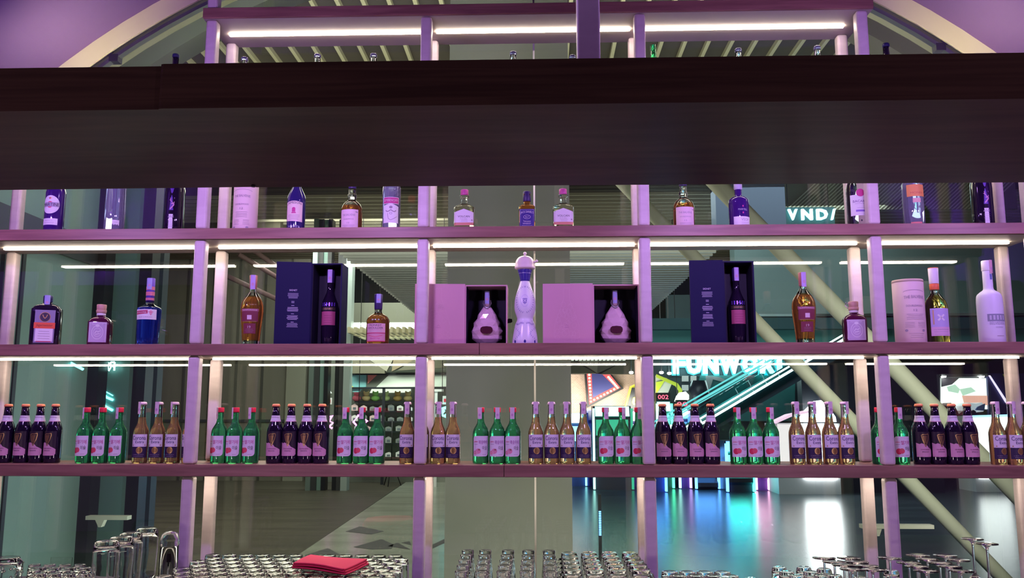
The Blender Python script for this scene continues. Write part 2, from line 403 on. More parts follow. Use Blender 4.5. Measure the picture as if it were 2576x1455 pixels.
# ------------------------------------------------------------------ bottles of the lowest shelf
YB = .112
def strip_part(root, r, z0, z1, wd, rot=0, m=None, top=None):
    """paper tax strip folded over a cap and down the neck"""
    d = Flat(); d.rect(-wd/2, z0, wd/2, z1, m or STRIP, 0);
    d.ell(0, z0+(z1-z0)*.35, wd*.25, (z1-z0)*.12, mat('tax_ink', (.62,.36,.55), .6), 1)
    o = d.build('tax_strip', root, [(r, r, z0-.01), (r, r, z1+.01)], True, .001, .0002, rot=rot)
    return o
def soju(label, variant):
    t = thing('soju_bottle', label, 'bottle')
    body = [(.0300,0),(.0325,.003),(.0330,.010),(.0330,.118),(.0323,.127),(.0285,.139),(.0215,.151),(.0158,.161),(.0132,.173),(.0122,.205),(.0135,.207),(.0135,.210)]
    b = MB(); b.loft(rp(body), GREEN, 28); b.build('glass_body', t)
    b = MB(); b.loft(rp([(.0140,.205),(.0145,.207),(.0145,.222),(.0135,.2245)]), RED, 24, cap0=True); b.build('cap', t)
    d = Flat(); n = 8
    x0, x1, z0, z1 = -.034, .034, .029, .110
    pts = [(x0, z0)] + [(x1-.014+.014*math.sin(PI/2*i/n), z0+.014-.014*math.cos(PI/2*i/n)) for i in range(n+1)] + [(x1, z1)] + [(x0+.012-.012*math.sin(PI/2*i/n), z1-.012+.012*math.cos(PI/2*i/n)) for i in range(n+1)]
    d.poly(pts, LABEL, 0)
    ink = MAG if variant == 'berry' else mat('plum_ink', (.42,.05,.38), .5)
    d.text('JINRO', -.020, .0865, .018, .0070, REDI, 2); d.rect(-.029, .0770, -.012, .0784, GREY, 2)
    d.text('딸기에' if variant == 'berry' else '복숭아에', 0.010, .0855, .035, .0160, ink, 2)
    d.text('이슬', .0165, .0625, .020, .0160, INK, 2)
    if variant == 'berry':
        d.ell(-.017, .0510, .0112, .0118, REDI, 1); d.ell(-.006, .0530, .0098, .0105, mat('berry_light', (.86,.10,.16), .5), 2)
        d.poly([(-.006,.040),(-.001,.045),(.001,.036),(-.003,.033)], WHITE, 3); d.poly([(-.010,.058),(-.004,.061),(-.003,.056)], mat('leaf_ink', (.25,.40,.16), .5), 3)
    else:
        d.ell(-.010, .050, .0110, .0105, PEACH, 1); d.ell(-.022, .044, .0095, .0085, mat('peach_light', (.86,.48,.55), .5), 2); d.ell(-.006, .056, .0045, .0035, mat('peach_seed', (.40,.16,.14), .5), 3)
        d.ring(-.024, .044, .0045, .0060, .001, REDI, 3)
    d.rect(.006, .036, .022, .037, GREY, 2)
    d.build('paper_label', t, rp(body), True)
    strip_part(t, .0148, .178, .2245, .018)
    return t
def stout(label):
    t = thing('stout_bottle', label, 'bottle')
    body = [(.0305,0),(.0325,.003),(.0328,.020),(.0328,.128),(.0318,.138),(.0270,.155),(.0215,.166),(.0180,.178),(.0155,.200),(.0140,.228)]
    b = MB(); b.loft(rp(body), DARKG, 28); b.build('glass_body', t)
    b = MB(); b.loft(rp([(.0150,.228),(.0165,.2285),(.0163,.233),(.0140,.2385),(.009,.2392)]), ORANGE, 24); b.build('cap', t)
    d = Flat(); d.rect(-.06, .170, .06, .192, LABEL, 0); d.rect(-.06, .167, .06, .170, PINKL, 0); d.line([(-.02,.183),(-.01,.1845),(.0,.185),(.01,.1845),(.02,.183)], .002, GREY, 1)
    d.build('neck_label', t, rp(body), True, step=.008, zstep=.008)
    d = Flat(); d.rect(-.034, .034, .034, .128, mat('label_black', (.03,.016,.03), .4), 0)
    pts = [(-.034,.030),(.028,.030),(.034,.037),(.034,.055)] + [(.034-.068*i/10, .055+.030*(i/10)**.8 + (.006 if 3<i<8 else 0)) for i in range(1, 11)]
    d.poly(pts, PINKL, 1)
    harp = [(-.013,.115),(-.006,.118),(.004,.1175),(.014,.120),(.015,.113),(.012,.097),(.005,.080),(.001,.070),(-.002,.078),(-.009,.098)]
    d.line(harp+[harp[0]], .0032, GOLD, 3); d.poly([(-.009,.112),(.009,.113),(.002,.078),(-.006,.098)], mat('harp_dark_gold', (.34,.20,.10), .4, .6), 2)
    for k in range(4): d.line([(-.006+.0045*k,.114),(-.003+.0022*k,.084)], .0009, GOLD, 4)
    d.text('GUINNESS', 0, .059, .036, .0048, mat('plum_dark', (.30,.07,.20), .5), 3); d.text('SMOOTH', 0, .050, .026, .0045, INK, 3)
    d.build('paper_label', t, rp(body), True)
    return t
def lager(label):
    t = thing('lager_bottle', label, 'bottle')
    body = [(.0285,0),(.0305,.003),(.0310,.010),(.0310,.117),(.0302,.126),(.0258,.141),(.0198,.154),(.0162,.166),(.0142,.185),(.0130,.225),(.0135,.2265),(.0135,.236)]
    b = MB(); b.loft(rp(body), CLEAR, 28, mz=lambda z: LAGER if z < .178 else CLEAR); b.build('glass_body', t)
    b = MB(); b.loft(rp([(.0145,.236),(.0162,.2365),(.0160,.241),(.0135,.2465),(.009,.2475)]), mat('pink_crown_cap', (.84,.60,.70), .45), 24); b.build('cap', t)
    d = Flat(); d.rect(-.0335, .066, .0335, .116, LABEL, 0); d.rect(-.0330, .022, .0330, .066, mat('label_navy', (.035,.02,.07), .45), 0)
    d.text('Corona', 0, .1020, .053, .0165, mat('ink_navy', (.05,.03,.16), .5), 2); d.text('Extra', .004, .0855, .032, .0105, mat('ink_navy', (.05,.03,.16), .5), 2)
    d.ell(.004, .052, .0125, .0135, GOLD, 1); d.ell(.004, .052, .0085, .0100, mat('gold_dark', (.36,.22,.08), .4, .6), 2)
    d.text('CERVEZA', .0, .0345, .046, .0030, GREY, 2); d.rect(-.020, .0275, .020, .0285, GREY, 2)
    d.poly([(.022,.070),(.025,.076),(.028,.070)], GOLD, 2); d.poly([(-.026,.070),(-.023,.076),(-.020,.070)], GOLD, 2)
    d.build('paper_label', t, rp(body), True)
    strip_part(t, .0170, .198, .2478, .019)
    return t
ordn = ['first', 'second', 'third', 'fourth']
Z3 = TOPS['lowest']
PROTO = {}
def place(kind, maker, x, label, group, rz, dy=0):
    loc = (x, YB+dy, Z3)
    if kind not in PROTO:
        o = maker(label); PROTO[kind] = o; o.location = loc; o.rotation_euler.z = rz; o['group'] = group
    else: o = dup(PROTO[kind], loc, rz, label, group)
    return o
def turn_strip(o, a):
    for ch in o.children:
        if ch.name.startswith('tax_strip'): ch.rotation_euler.z = a
GR3 = [('stout', [21.5,63.5,102,141], 1030, 'far left end of the lowest shelf', [.25,.3,.1,.3]),
 ('berry', [220,260,302], 1035, 'left end bay of the lowest shelf', [.35,.3,.4]),
 ('lager', [361,401,441,482], 1015, 'left of the first full post, lowest shelf', [-.3,.0,.3,.2]),
 ('berry', [554,594,635], 1035, 'left part of the second bay, lowest shelf', [.35,.2,.45]),
 ('stout', [695,733,772.5,811.5], 1030, 'middle of the second bay, lowest shelf', [.2,.1,.0,.3]),
 ('berry', [870,911.5,950], 1035, 'before the toy shop, lowest shelf', [.1,.05,-.1]),
 ('lager', [1025.5,1062,1103,1140], 1015, 'around the second post, lowest shelf', [.15,.0,-.15,-.1]),
 ('peach', [1209.7,1251,1290], 1035, 'centre bay, before the grey pillar', [-.1,.0,.1]),
 ('lager', [1347.5,1387,1425.7,1467], 1015, 'right half of the centre bay', [.0,.0,.0,-.05]),
 ('berry', [1523,1564.5,1605], 1035, 'left of the third post, lowest shelf', [.0,.0,-.1]),
 ('stout', [1666,1706.5,1748,1787], 1030, 'right of the third post, lowest shelf', [.0,.0,-.1,-.15]),
 ('berry', [1853,1894,1936], 1035, 'middle of the fourth bay, lowest shelf', [-.1,.05,.15]),
 ('lager', [1999.5,2041,2082.5,2123], 1015, 'right part of the fourth bay', [-.15,-.15,-.15,-.2]),
 ('berry', [2210,2259], 1035, 'either side of the fourth post', [-.3,.1]),
 ('stout', [2311,2352,2393,2432], 1030, 'right end bay of the lowest shelf', [-.1,-.15,-.3,-.2]),
 ('lager', [2502,2540.5,2580], 1015, 'far right end of the lowest shelf', [-.3,-.3,-.3])]
DESC = {'stout': 'dark stout bottle with gold harp', 'berry': 'green soju bottle with strawberry label', 'peach': 'green soju bottle with peach label', 'lager': 'clear pale lager bottle with navy label'}
GN = {'stout': 'stout bottles', 'berry': 'strawberry soju bottles', 'peach': 'peach soju bottles', 'lager': 'lager bottles'}
MK = {'stout': stout, 'berry': lambda l: soju(l, 'berry'), 'peach': lambda l: soju(l, 'peach'), 'lager': lager}
for kind, xs_, py, where, rots in GR3:
    n = len(xs_)
    for i, px in enumerate(xs_):
        pos = {0: 'leftmost', n-1: 'rightmost'}.get(i, ordn[i])
        x = at(px, py, YB).x
        o = place(kind, MK[kind], x, '%s, %s, %s' % (DESC[kind], pos, where), GN[kind]+', '+where, rots[i]*(-1)*.5 if kind != 'stout' else -rots[i]*.6, random.uniform(-.004, .006))
        turn_strip(o, random.uniform(-.45, .30) + (-.5 if px < 700 else 0) + (.3 if px > 1500 else 0))

# ------------------------------------------------------------------ bottles and boxes of the middle shelf
Z2 = TOPS['middle']; S = 1/611.0
def xs2(px, py=860, Y=YB): return at(px, py, Y).x
MID = 'special bottles on the middle shelf'
def bottle(name, label, px, prof, bodym, z=None, Y=YB, e=2, flat=1.0, rz=0, seg=28, mz=None, group=None, py=860, cat='bottle'):
    t = thing(name, label, cat, (xs2(px, py, Y), Y, z if z is not None else Z2), group, rz)
    pr = rp(prof, e, flat); b = MB(); b.loft(pr, bodym, seg, mz=mz); b.build('glass_body', t); return t, pr
def capof(t, r0, z0, z1, m, r1=None, name='cap', e=2, seg=20):
    r1 = r1 or r0; b = MB(); b.loft(rp([(r0*.97,z0),(r0,z0+.001),(r1,z1-.002),(r1*.92,z1)], e), m, seg); return b.build(name, t)
# square green-black herbal liqueur
p = smoothp([(.054,0),(.057,.004),(.057,.140),(.054,.158),(.040,.172),(.019,.180),(.0155,.190),(.015,.200)], 2)
t, pr = bottle('liqueur_bottle', 'square black-green herbal liqueur bottle with orange-banded stag label, middle shelf far left', 113, p, DARKG, e=6, flat=.62, rz=.35)
capof(t, .0185, .186, .214, mat('cap_navy', (.02,.02,.10), .35))
d = Flat(); d.rect(-.038,.012,.038,.150, mat('label_grey', (.30,.27,.40), .5), 0); d.rect(-.033,.018,.033,.072, LABEL, 1); d.rect(-.040,.072,.040,.097, mat('label_orange', (.88,.13,.05), .5), 2)
d.text('Jägermeister', 0, .0845, .062, .013, mat('ink_brown', (.25,.05,.03), .5), 3); d.ell(0,.120,.021,.021, INK, 1); d.ring(0,.120,.021,.021,.002,GOLD,2)
d.line([(-.009,.130),(-.005,.120),(0,.114),(.005,.120),(.009,.130)], .003, GOLD, 3); d.lines(-.026,.026,.030,.060,4,GREY,.0016); d.rect(-.028,.016,.028,.019,REDI,3)
d.build('paper_label', t, pr, False)
strip_part(t, .0190, .168, .2145, .022, .0, mat('tax_blue', (.40,.42,.75), .5))
# two squat square gins
def gin(label, px, rz):
    p = smoothp([(.042,0),(.045,.004),(.046,.090),(.044,.104),(.034,.116),(.018,.124),(.0145,.130),(.0145,.140)], 2)
    t, pr = bottle('gin_bottle', label, px, p, BERRY, e=4, flat=.8, rz=rz, group='squat berry gin bottles on the middle shelf')
    capof(t, .0195, .139, .152, COPPER, .021); capof(t, .0190, .152, .175, COPPER, .0195, 'stopper')
    d = Flat(); d.rect(-.035,.014,.035,.098,mat('label_mauve',(.62,.50,.66),.55),0); d.rect(-.032,.017,.032,.095,LABEL,1); d.rect(-.0305,.0185,.0305,.0935,mat('label_mauve2',(.56,.46,.62),.55),2)
    d.ring(0,.055,.023,.029,.002,LABEL,3); d.ring(0,.055,.016,.018,.0015,LABEL,3); d.line([(-.010,.050),(-.004,.060),(.004,.056),(.011,.062)],.003,LABEL,4); d.line([(-.008,.046),(.010,.050)],.003,LABEL,4)
    d.text('MONKEY 47', 0, .0885, .044, .0055, LABEL, 3); d.ell(0,.083,.008,.006,LABEL,3)
    d.build('paper_label', t, pr, False)
    b = MB(); b.loft(rp([(.0165,.128),(.0178,.130),(.0178,.137),(.0165,.139)]), WHITE, 20); b.build('neck_band', t)
    return t
g1 = gin('squat dark berry gin bottle between the herbal liqueur and the blue bottle', 250, .2)
g2 = gin('squat dark berry gin bottle beside the tall amber whisky, right', 2152, -.15)
d = Flat(); d.rect(-.010,.020,.010,.062,WHITE,0); d.rect(-.006,.024,.006,.034,INK,1); d.build('side_label', g2, rp([(.044,0),(.044,.2)]), True, .004, rot=-1.0)
b = MB(); b.tube([(-.018,.0,.165),(-.030,.0,.172),(-.032,0,.160),(-.022,0,.148)], .0018, STRIP, 6); b.build('cord', g2)
# blue liqueur
p = smoothp([(.040,0),(.043,.004),(.046,.080),(.048,.135),(.049,.150),(.046,.160),(.030,.168),(.018,.176),(.0165,.186),(.0165,.200)], 2)
t, pr = bottle('liqueur_bottle', 'tapering blue liqueur bottle with striped neck and pink white label', 371, p, BLUEL, rz=.1, mz=lambda z: BLUEL if z < .162 else CLEAR)
b = MB(); b.loft(rp([(.0165,.182),(.0168,.285),(.0155,.2865)]), mat('neck_purple',(.16,.08,.55),.4), 20); b.build('cap', t)
for k, (za, zb) in enumerate([(.192,.202),(.212,.228),(.236,.250)]):
    b = MB(); b.loft(rp([(.0172,za),(.0175,zb)]), mat('neck_salmon',(.72,.22,.30),.4), 20, cap0=False, cap1=False); b.build('neck_band', t)
d = Flat(); d.rect(-.046,.108,.046,.150,WHITE,0); d.poly([(-.044,.128),(.010,.132),(.010,.146),(-.044,.144)],mat('label_crimson',(.55,.05,.14),.5),1); d.text('DE KUYPER',-.017,.137,.046,.0065,LABEL,2)
d.poly([(.012,.140),(.022,.147),(.032,.140),(.022,.124)],mat('label_rose',(.80,.30,.40),.5),1); d.ring(.022,.138,.007,.006,.001,WHITE,2); d.text('BLUE CURACAO',0,.118,.056,.0045,GREY,2)
d.build('paper_label', t, pr, True)
strip_part(t, .0180, .238, .286, .020, .0, mat('tax_blue', (.40,.42,.75), .5))
# two tall amber single malts
def malt(label, px, rz):
    p = smoothp([(.036,0),(.0375,.003),(.037,.022),(.040,.060),(.0465,.125),(.0475,.155),(.044,.180),(.032,.202),(.018,.222),(.013,.236),(.0125,.258)], 2)
    t, pr = bottle('whisky_bottle', label, px, p, WHISKY, rz=rz, mz=lambda z: CLEAR if z < .022 or z > .205 else WHISKY, group='tall amber whisky bottles on the middle shelf')
    capof(t, .0150, .240, .297, mat('cap_copper',(.40,.14,.13),.35), .0165)
    mm = mat('label_maroon',(.22,.04,.07),.4); d = Flat(); d.rect(-.036,.098,.036,.147,mm,0); d.rect(-.038,.140,.038,.151,mat('label_maroon2',(.34,.10,.14),.4),1)
    d.text('GLENMORANGIE',0,.1455,.062,.006,STRIP,2); d.rect(-.009,.106,.009,.124,STRIP,2); d.rect(-.030,.097,.030,.099,GOLD,1)
    d.rect(-.026,.048,.026,.090,mat('label_maroon',(.22,.04,.07),.4),0); d.text('19',0,.075,.012,.010,STRIP,2); d.lines(-.018,.018,.054,.066,3,GREY)
    d.build('paper_label', t, pr, True, zstep=.008)
    strip_part(t, .0166, .236, .297, .020, .1, mat('tax_lilac',(.55,.42,.78),.5)); return t
malt('tall amber whisky bottle with maroon label, left of the navy gift box', 631, .1)
malt('tall amber whisky bottle with maroon label, beside the squat gin', 2026, .0)
# stubby malt with three metal charms
p = smoothp([(.045,0),(.0475,.004),(.0475,.090),(.046,.108),(.034,.124),(.0175,.134),(.0150,.144),(.0150,.165)], 2)
t, pr = bottle('whisky_bottle', 'rounded amber whisky bottle with pale two-line label, left of the second post', 950, p, WHISKY, rz=-.05, mz=lambda z: CLEAR if z > .124 else WHISKY)
capof(t, .0165, .150, .214, mat('cap_indigo',(.04,.02,.12),.4), .0175)
d = Flat(); d.rect(-.043,.050,.043,.088,mat('label_blush',(.82,.52,.55),.55),0); d.text('MONKEY',0,.0805,.052,.0085,INK,2); d.text('SHOULDER',0,.069,.064,.0085,INK,2); d.lines(-.03,.03,.055,.061,2,GREY)
d.rect(-.043,.046,.043,.050,mat('label_crimson',(.55,.05,.14),.5),1); d.rect(-.043,.016,.043,.046,mat('label_blush2',(.72,.36,.44),.55),0); d.line([(-.03,.038),(0,.032),(.03,.038)],.0015,REDI,1); d.text('Blended Malt',0,.026,.04,.006,MAG,2); d.rect(-.043,.013,.043,.016,REDI,1)
d.build('paper_label', t, pr, True)
strip_part(t, .0182, .176, .214, .018, .25, mat('tax_blue', (.40,.42,.75), .5))
b = MB()
for k in (-1, 0, 1): b.loft(rp([(.004,.100),(.005,.103),(.004,.106)]), STEEL, 10, cx=.012*k, cy=-.0455+.002*abs(k))
b.build('medallion', t)
# canister, white-capped malt, frosted vodka
t = thing('whisky_tube', 'pale pink cylindrical whisky gift tube beside the white-capped bottle', 'tube', (xs2(2295), YB+.01, Z2))
p = [(.0585,0),(.060,.002),(.060,.258),(.0585,.262)]
b = MB(); b.loft(rp(p), CREAM, 40); b.build('canister', t); b = MB(); b.loft(rp([(.0605,.252),(.0605,.260),(.059,.263)]), mat('tin_lid',(.70,.56,.44),.4), 40); b.build('lid', t)
def tubelabel(t, sx=1, z0=0, r=.060):
    d = Flat(); d.text('THE BALVENIE', 0, z0+.186, .082*sx, .012*sx, GREY, 0, arch=.003); d.line([(.045*math.sin(a/10)*1.0, z0+.205+.012*math.cos(a/10)) for a in range(-12, 13, 3)], .0012, GREY, 0)
    d.text('DOUBLEWOOD', 0, z0+.152, .068*sx, .008*sx, GREY, 0); d.text('12', 0, z0+.134, .014, .009, GREY, 0); d.lines(-.035*sx,.035*sx,z0+.098,z0+.118,4,GREY)
    d.lines(-.042*sx,-.006,z0+.066,z0+.084,4,GREY); d.lines(.006,.042*sx,z0+.066,z0+.084,4,GREY); d.ell(-.038*sx,z0+.052,.006,.005,GREY,0); d.ell(.030*sx,z0+.052,.006,.005,GREY,0); d.lines(-.03*sx,.03*sx,z0+.024,z0+.040,3,GREY)
    d.build('printed_label', t, rp([(r,0),(r,.4)]), True, .0015)
tubelabel(t)
p = smoothp([(.044,0),(.046,.004),(.046,.120),(.045,.150),(.038,.176),(.024,.196),(.0155,.210),(.0145,.222),(.0145,.245)], 2)
t, pr = bottle('whisky_bottle', 'golden whisky bottle with orange neck band and lilac cross label', 2360, p, mat('gold_liquid',(.92,.66,.16),.02,trans=1,ior=1.36), rz=-.05, mz=lambda z: CLEAR if z > .196 else MATS['gold_liquid'])
capof(t, .0185, .247, .312, WHITE, .0195); capof(t, .0182, .222, .247, mat('cap_orange',(.90,.20,.07),.4), .0185, 'neck_band')
b = MB(); b.loft(rp([(.0190,.3105),(.0195,.312),(.0190,.3135)]), ORANGE, 20); b.build('cap_rim', t)
d = Flat(); d.rect(-.040,.030,.040,.142,mat('label_lilac',(.55,.50,.76),.5),0); d.rect(-.040,.030,.040,.066,mat('label_pinkish',(.78,.52,.68),.55),1)
d.line([(-.012,.092),(.012,.116)],.007,WHITE,2); d.line([(-.012,.116),(.012,.092)],.007,WHITE,2); d.rect(-.030,.076,-.026,.135,GOLD,1); d.text('X by GLENMORANGIE',0,.055,.060,.005,GREY,2); d.lines(-.03,.03,.036,.046,2,GREY)
d.build('paper_label', t, pr, True)
p = smoothp([(.047,0),(.049,.004),(.049,.140),(.048,.185),(.042,.204),(.024,.218),(.019,.226),(.0185,.250),(.0175,.318)], 2)
t, pr = bottle('vodka_bottle', 'frosted white long-necked vodka bottle at the right end of the middle shelf', 2497, p, FROST, rz=-.1)
capof(t, .0200, .300, .342, WHITE, .0195)
d = Flat(); d.rect(-.030,.088,.046,.118,mat('label_steel',(.30,.33,.40),.5),0)
for k in range(5): d.rect(-.022+.013*k,.094,-.015+.013*k,.112,mat('label_pale',(.60,.62,.68),.5),1)
d.text('BELVEDERE',.008,.080,.062,.011,mat('ink_steel',(.42,.42,.50),.5),1); d.text('VODKA',.012,.064,.030,.006,mat('ink_steel',(.42,.42,.50),.5),1); d.rect(-.0,.028,.03,.030,GREY,1); d.rect(.002,.262,.012,.285,mat('label_bluebar',(.14,.20,.45),.5),0)
d.build('printed_label', t, pr, True, zstep=.008)
strip_part(t, .0202, .288, .343, .018, .6, mat('tax_rose',(.75,.45,.52),.5))
# white ceramic decanter
prC = smoothp([(.050,0),(.053,.004),(.051,.030),(.046,.060),(.041,.085),(.0335,.104),(.0355,.118),(.0425,.140),(.0445,.160),(.042,.190),(.034,.220),(.024,.250),(.0185,.270),(.0185,.285),(.023,.300)], 3)
t = thing('ceramic_bottle', 'tall white ceramic decanter painted with cobalt garlands, centre of the middle shelf', 'bottle', (xs2(1321), YB, Z2))
pr = rp(prC); b = MB(); b.loft(pr, CERAM, 40); b.build('ceramic_body', t)
b = MB(); b.loft(rp(smoothp([(.0190,.262),(.0225,.285),(.0290,.308),(.0300,.316)], 2)), COBALT, 30); b.build('painted_neck', t)
d = Flat()
for k in range(8): d.poly([(-.085+.0235*k,.298),(-.073+.0235*k,.317),(-.0615+.0235*k,.298)], CERAM, 1)
d.build('neck_pattern', t, rp([(.0190,.262),(.0255,.300),(.0305,.320)]), True)
hs = smoothp([(.029,.314),(.0415,.319),(.043,.326),(.041,.333),(.040,.345),(.034,.360),(.022,.370),(.006,.374)], 2)
b = MB(); b.loft(rp(hs), mat('pearl_ceramic',(.90,.80,.72),.2), 36); b.loft(rp([(.006,.370),(.0045,.378),(.007,.382),(.0075,.386),(.003,.391)]), MATS['pearl_ceramic'], 12); b.build('stopper', t)
b = MB(); b.tube([(.036,-.01,.344),(.046,-.012,.348),(.052,-.012,.353)], [.005,.004,.0055], MATS['pearl_ceramic'], 8); b.build('stopper_knob', t)
d = Flat()
def leaves(pts, sz=.0042):
    for i, (u, v) in enumerate(pts):
        u2, v2 = pts[min(i+1, len(pts)-1)]; a = math.atan2(v2-v, u2-u) if i < len(pts)-1 else a
        for sg in (1, -1):
            q = a+sg*.9; d.poly([(u,v),(u+sz*.6*math.cos(q+.5),v+sz*.6*math.sin(q+.5)),(u+sz*math.cos(q),v+sz*math.sin(q)),(u+sz*.6*math.cos(q-.5),v+sz*.6*math.sin(q-.5))], mat('cobalt_leaf',(.16,.13,.45),.4), 1)
for sg in (1, -1):
    leaves([(sg*(.001+.038*math.sin(PI*i/16)**.9), .240-.0875*(1-math.cos(PI*i/16))/1.0*.62-.0) for i in range(0, 16)])
    leaves([(sg*(.006+.034*i/8), .086+.004*math.sin(i*.8)) for i in range(9)])
    leaves([(sg*(.052-.030*math.sin(PI*i/9)), .070-.050*i/9) for i in range(10)])
d.ring(0,.180,.0165,.026,.0022,mat('relief_lilac',(.72,.70,.86),.3),1); d.poly([(-.010,.190),(.010,.190),(.008,.172),(0,.165),(-.008,.172)],mat('crest_lilac',(.36,.32,.60),.4),1); d.line([(-.006,.186),(.006,.174)],.002,CERAM,2); d.line([(.006,.186),(-.006,.174)],.002,CERAM,2)
for u in (-.045,0,.045): d.poly([(u,.020),(u+.005,.013),(u+.003,.006),(u-.003,.006),(u-.005,.013)],COBALT,1)
d.build('painted_pattern', t, pr, True, zstep=.006)
# open gift boxes with a bottle inside
def gift_box(label, pxl, pxm, pxr, ht, depth, outer, inner, door_art, swing, group, name='gift_box'):
    xl, xm, xr = (at(v, 860, .10).x for v in (pxl, pxm, pxr)); wd = xr-xm; dw = xm-xl
    t = thing(name, label, 'box', ((xm+xr)/2, .10, Z2), group); h = wd/2; th = .005
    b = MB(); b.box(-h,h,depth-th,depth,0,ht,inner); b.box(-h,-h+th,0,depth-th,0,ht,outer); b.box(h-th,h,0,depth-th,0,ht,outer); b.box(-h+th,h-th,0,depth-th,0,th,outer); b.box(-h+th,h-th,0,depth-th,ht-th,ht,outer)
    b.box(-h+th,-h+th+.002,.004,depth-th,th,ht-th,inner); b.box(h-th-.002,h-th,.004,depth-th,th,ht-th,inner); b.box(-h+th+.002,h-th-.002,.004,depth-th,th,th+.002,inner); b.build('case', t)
    b = MB(); b.box(-dw,0,-.004,.010,0,ht+.004,outer); dr = b.build('lid', t, (-h, .0, 0)); dr.rotation_euler.z = swing
    d = Flat(); door_art(d, dw, ht); d.build('lid_print', dr, None, y=-.004, off=.0005, eps=.0003)
    return t
def navy_art(d, w_, h):
    c = -w_/2; d.text('SIGNET', c, h*.665, .032, .0070, mat('silver_pale',(.75,.72,.85),.4), 0)
    for a, b_, n in ((.57,.625,5),(.525,.535,1),(.51,.513,1),(.475,.478,1),(.41,.455,5),(.375,.378,1),(.31,.355,5),(.275,.278,1),(.22,.262,4)): d.lines(c-.023, c+.023, h*a, h*b_, n, SILV, .0015, 0, .2) if n > 1 else d.rect(c-.006, h*a, c+.006, h*a+.002, SILV, 0)
    d.text('GLENMORANGIE', c, h*.012, .036, .004, SILV, 0)
NAVO = mat('navy_outside', (.010,.010,.055), .6, spec=.2)
def navy(label, a, b_, c, sw):
    t = gift_box(label, a, b_, c, .345, .11, NAVO, NAVYI, navy_art, sw, 'open navy whisky gift boxes')
    x, y = t.location.x, .160
    k = thing('whisky_bottle', 'dark whisky bottle with crimson label standing inside the %s open navy box' % ('left' if a < 1200 else 'right'), 'bottle', (x+.002, y, Z2+.0075), 'dark bottles inside the navy boxes')
    pf = smoothp([(.030,0),(.033,.004),(.035,.090),(.035,.160),(.032,.180),(.022,.205),(.0145,.228),(.0130,.245),(.0130,.275)], 2)
    q = MB(); q.loft(rp(pf), DARKG, 24); q.build('glass_body', k); capof(k, .0155, .262, .318, mat('cap_indigo',(.04,.02,.12),.4), .0165)
    d = Flat(); d.rect(-.033,.080,.033,.138,mat('label_wine',(.46,.09,.20),.5),0); d.rect(-.033,.142,.033,.156,mat('label_black2',(.05,.035,.03),.4),0); d.text('SIGNET',0,.149,.040,.006,GOLD,1)
    for j in range(6): d.rect(-.030+.011*j,.160,-.025+.011*j,.176,mat('violet_foil',(.18,.07,.60),.3,.4),0)
    d.lines(-.02,.02,.09,.12,4,mat('ink_wine',(.32,.06,.14),.5),.002,1)
    d.build('paper_label', k, rp(pf), True); strip_part(k, .0172, .262, .319, .019, 0, mat('tax_lilac',(.55,.42,.78),.5))
navy('open navy whisky gift box with printed door, second bay', 692, 778, 856, .18)
navy('open navy whisky gift box with printed door, fourth bay', 1740, 1825, 1904, -.03)
def pink_art(k):
    def f(d, w_, h):
        rr = random.Random(5+k); c = -w_/2-.005
        ml = mat('pink_line', (.80,.52,.56), .5)
        def hw(v): return .048*(1-max(v-.04,0)/.155)**.75 + .004 if v < .185 else .010
        cells = [(c+rr.uniform(-1,1)*hw(v), v) for v in [rr.uniform(.015,.17) for _ in range(46)]]
        for (u, v) in cells:
            n = rr.randint(5, 6); a0 = rr.random(); r = .008+.003*rr.random()
            d.line([(u+r*math.cos(a0+2*PI*i/n), v+r*1.1*math.sin(a0+2*PI*i/n)) for i in range(n+1)], .0006, ml, 0)
        d.line([(c-.012,.235),(c-.012,.19),(c-.05,.08),(c-.052,.03),(c,.012),(c+.052,.03),(c+.05,.08),(c+.012,.19),(c+.012,.235),(c-.012,.235)], .0007, ml, 0)
        d.text('PARADIS', c, .072, .018, .003, mat('pink_dark',(.45,.18,.28),.5), 1); d.line([(c-.006,.078),(c,.083),(c+.006,.078)], .0009, mat('pink_dark',(.45,.18,.28),.5), 1)
    return f
FAC = mat('cut_glass', (.95,.66,.74), .07, metal=.15, trans=.0, spec=.9, ior=1.45)
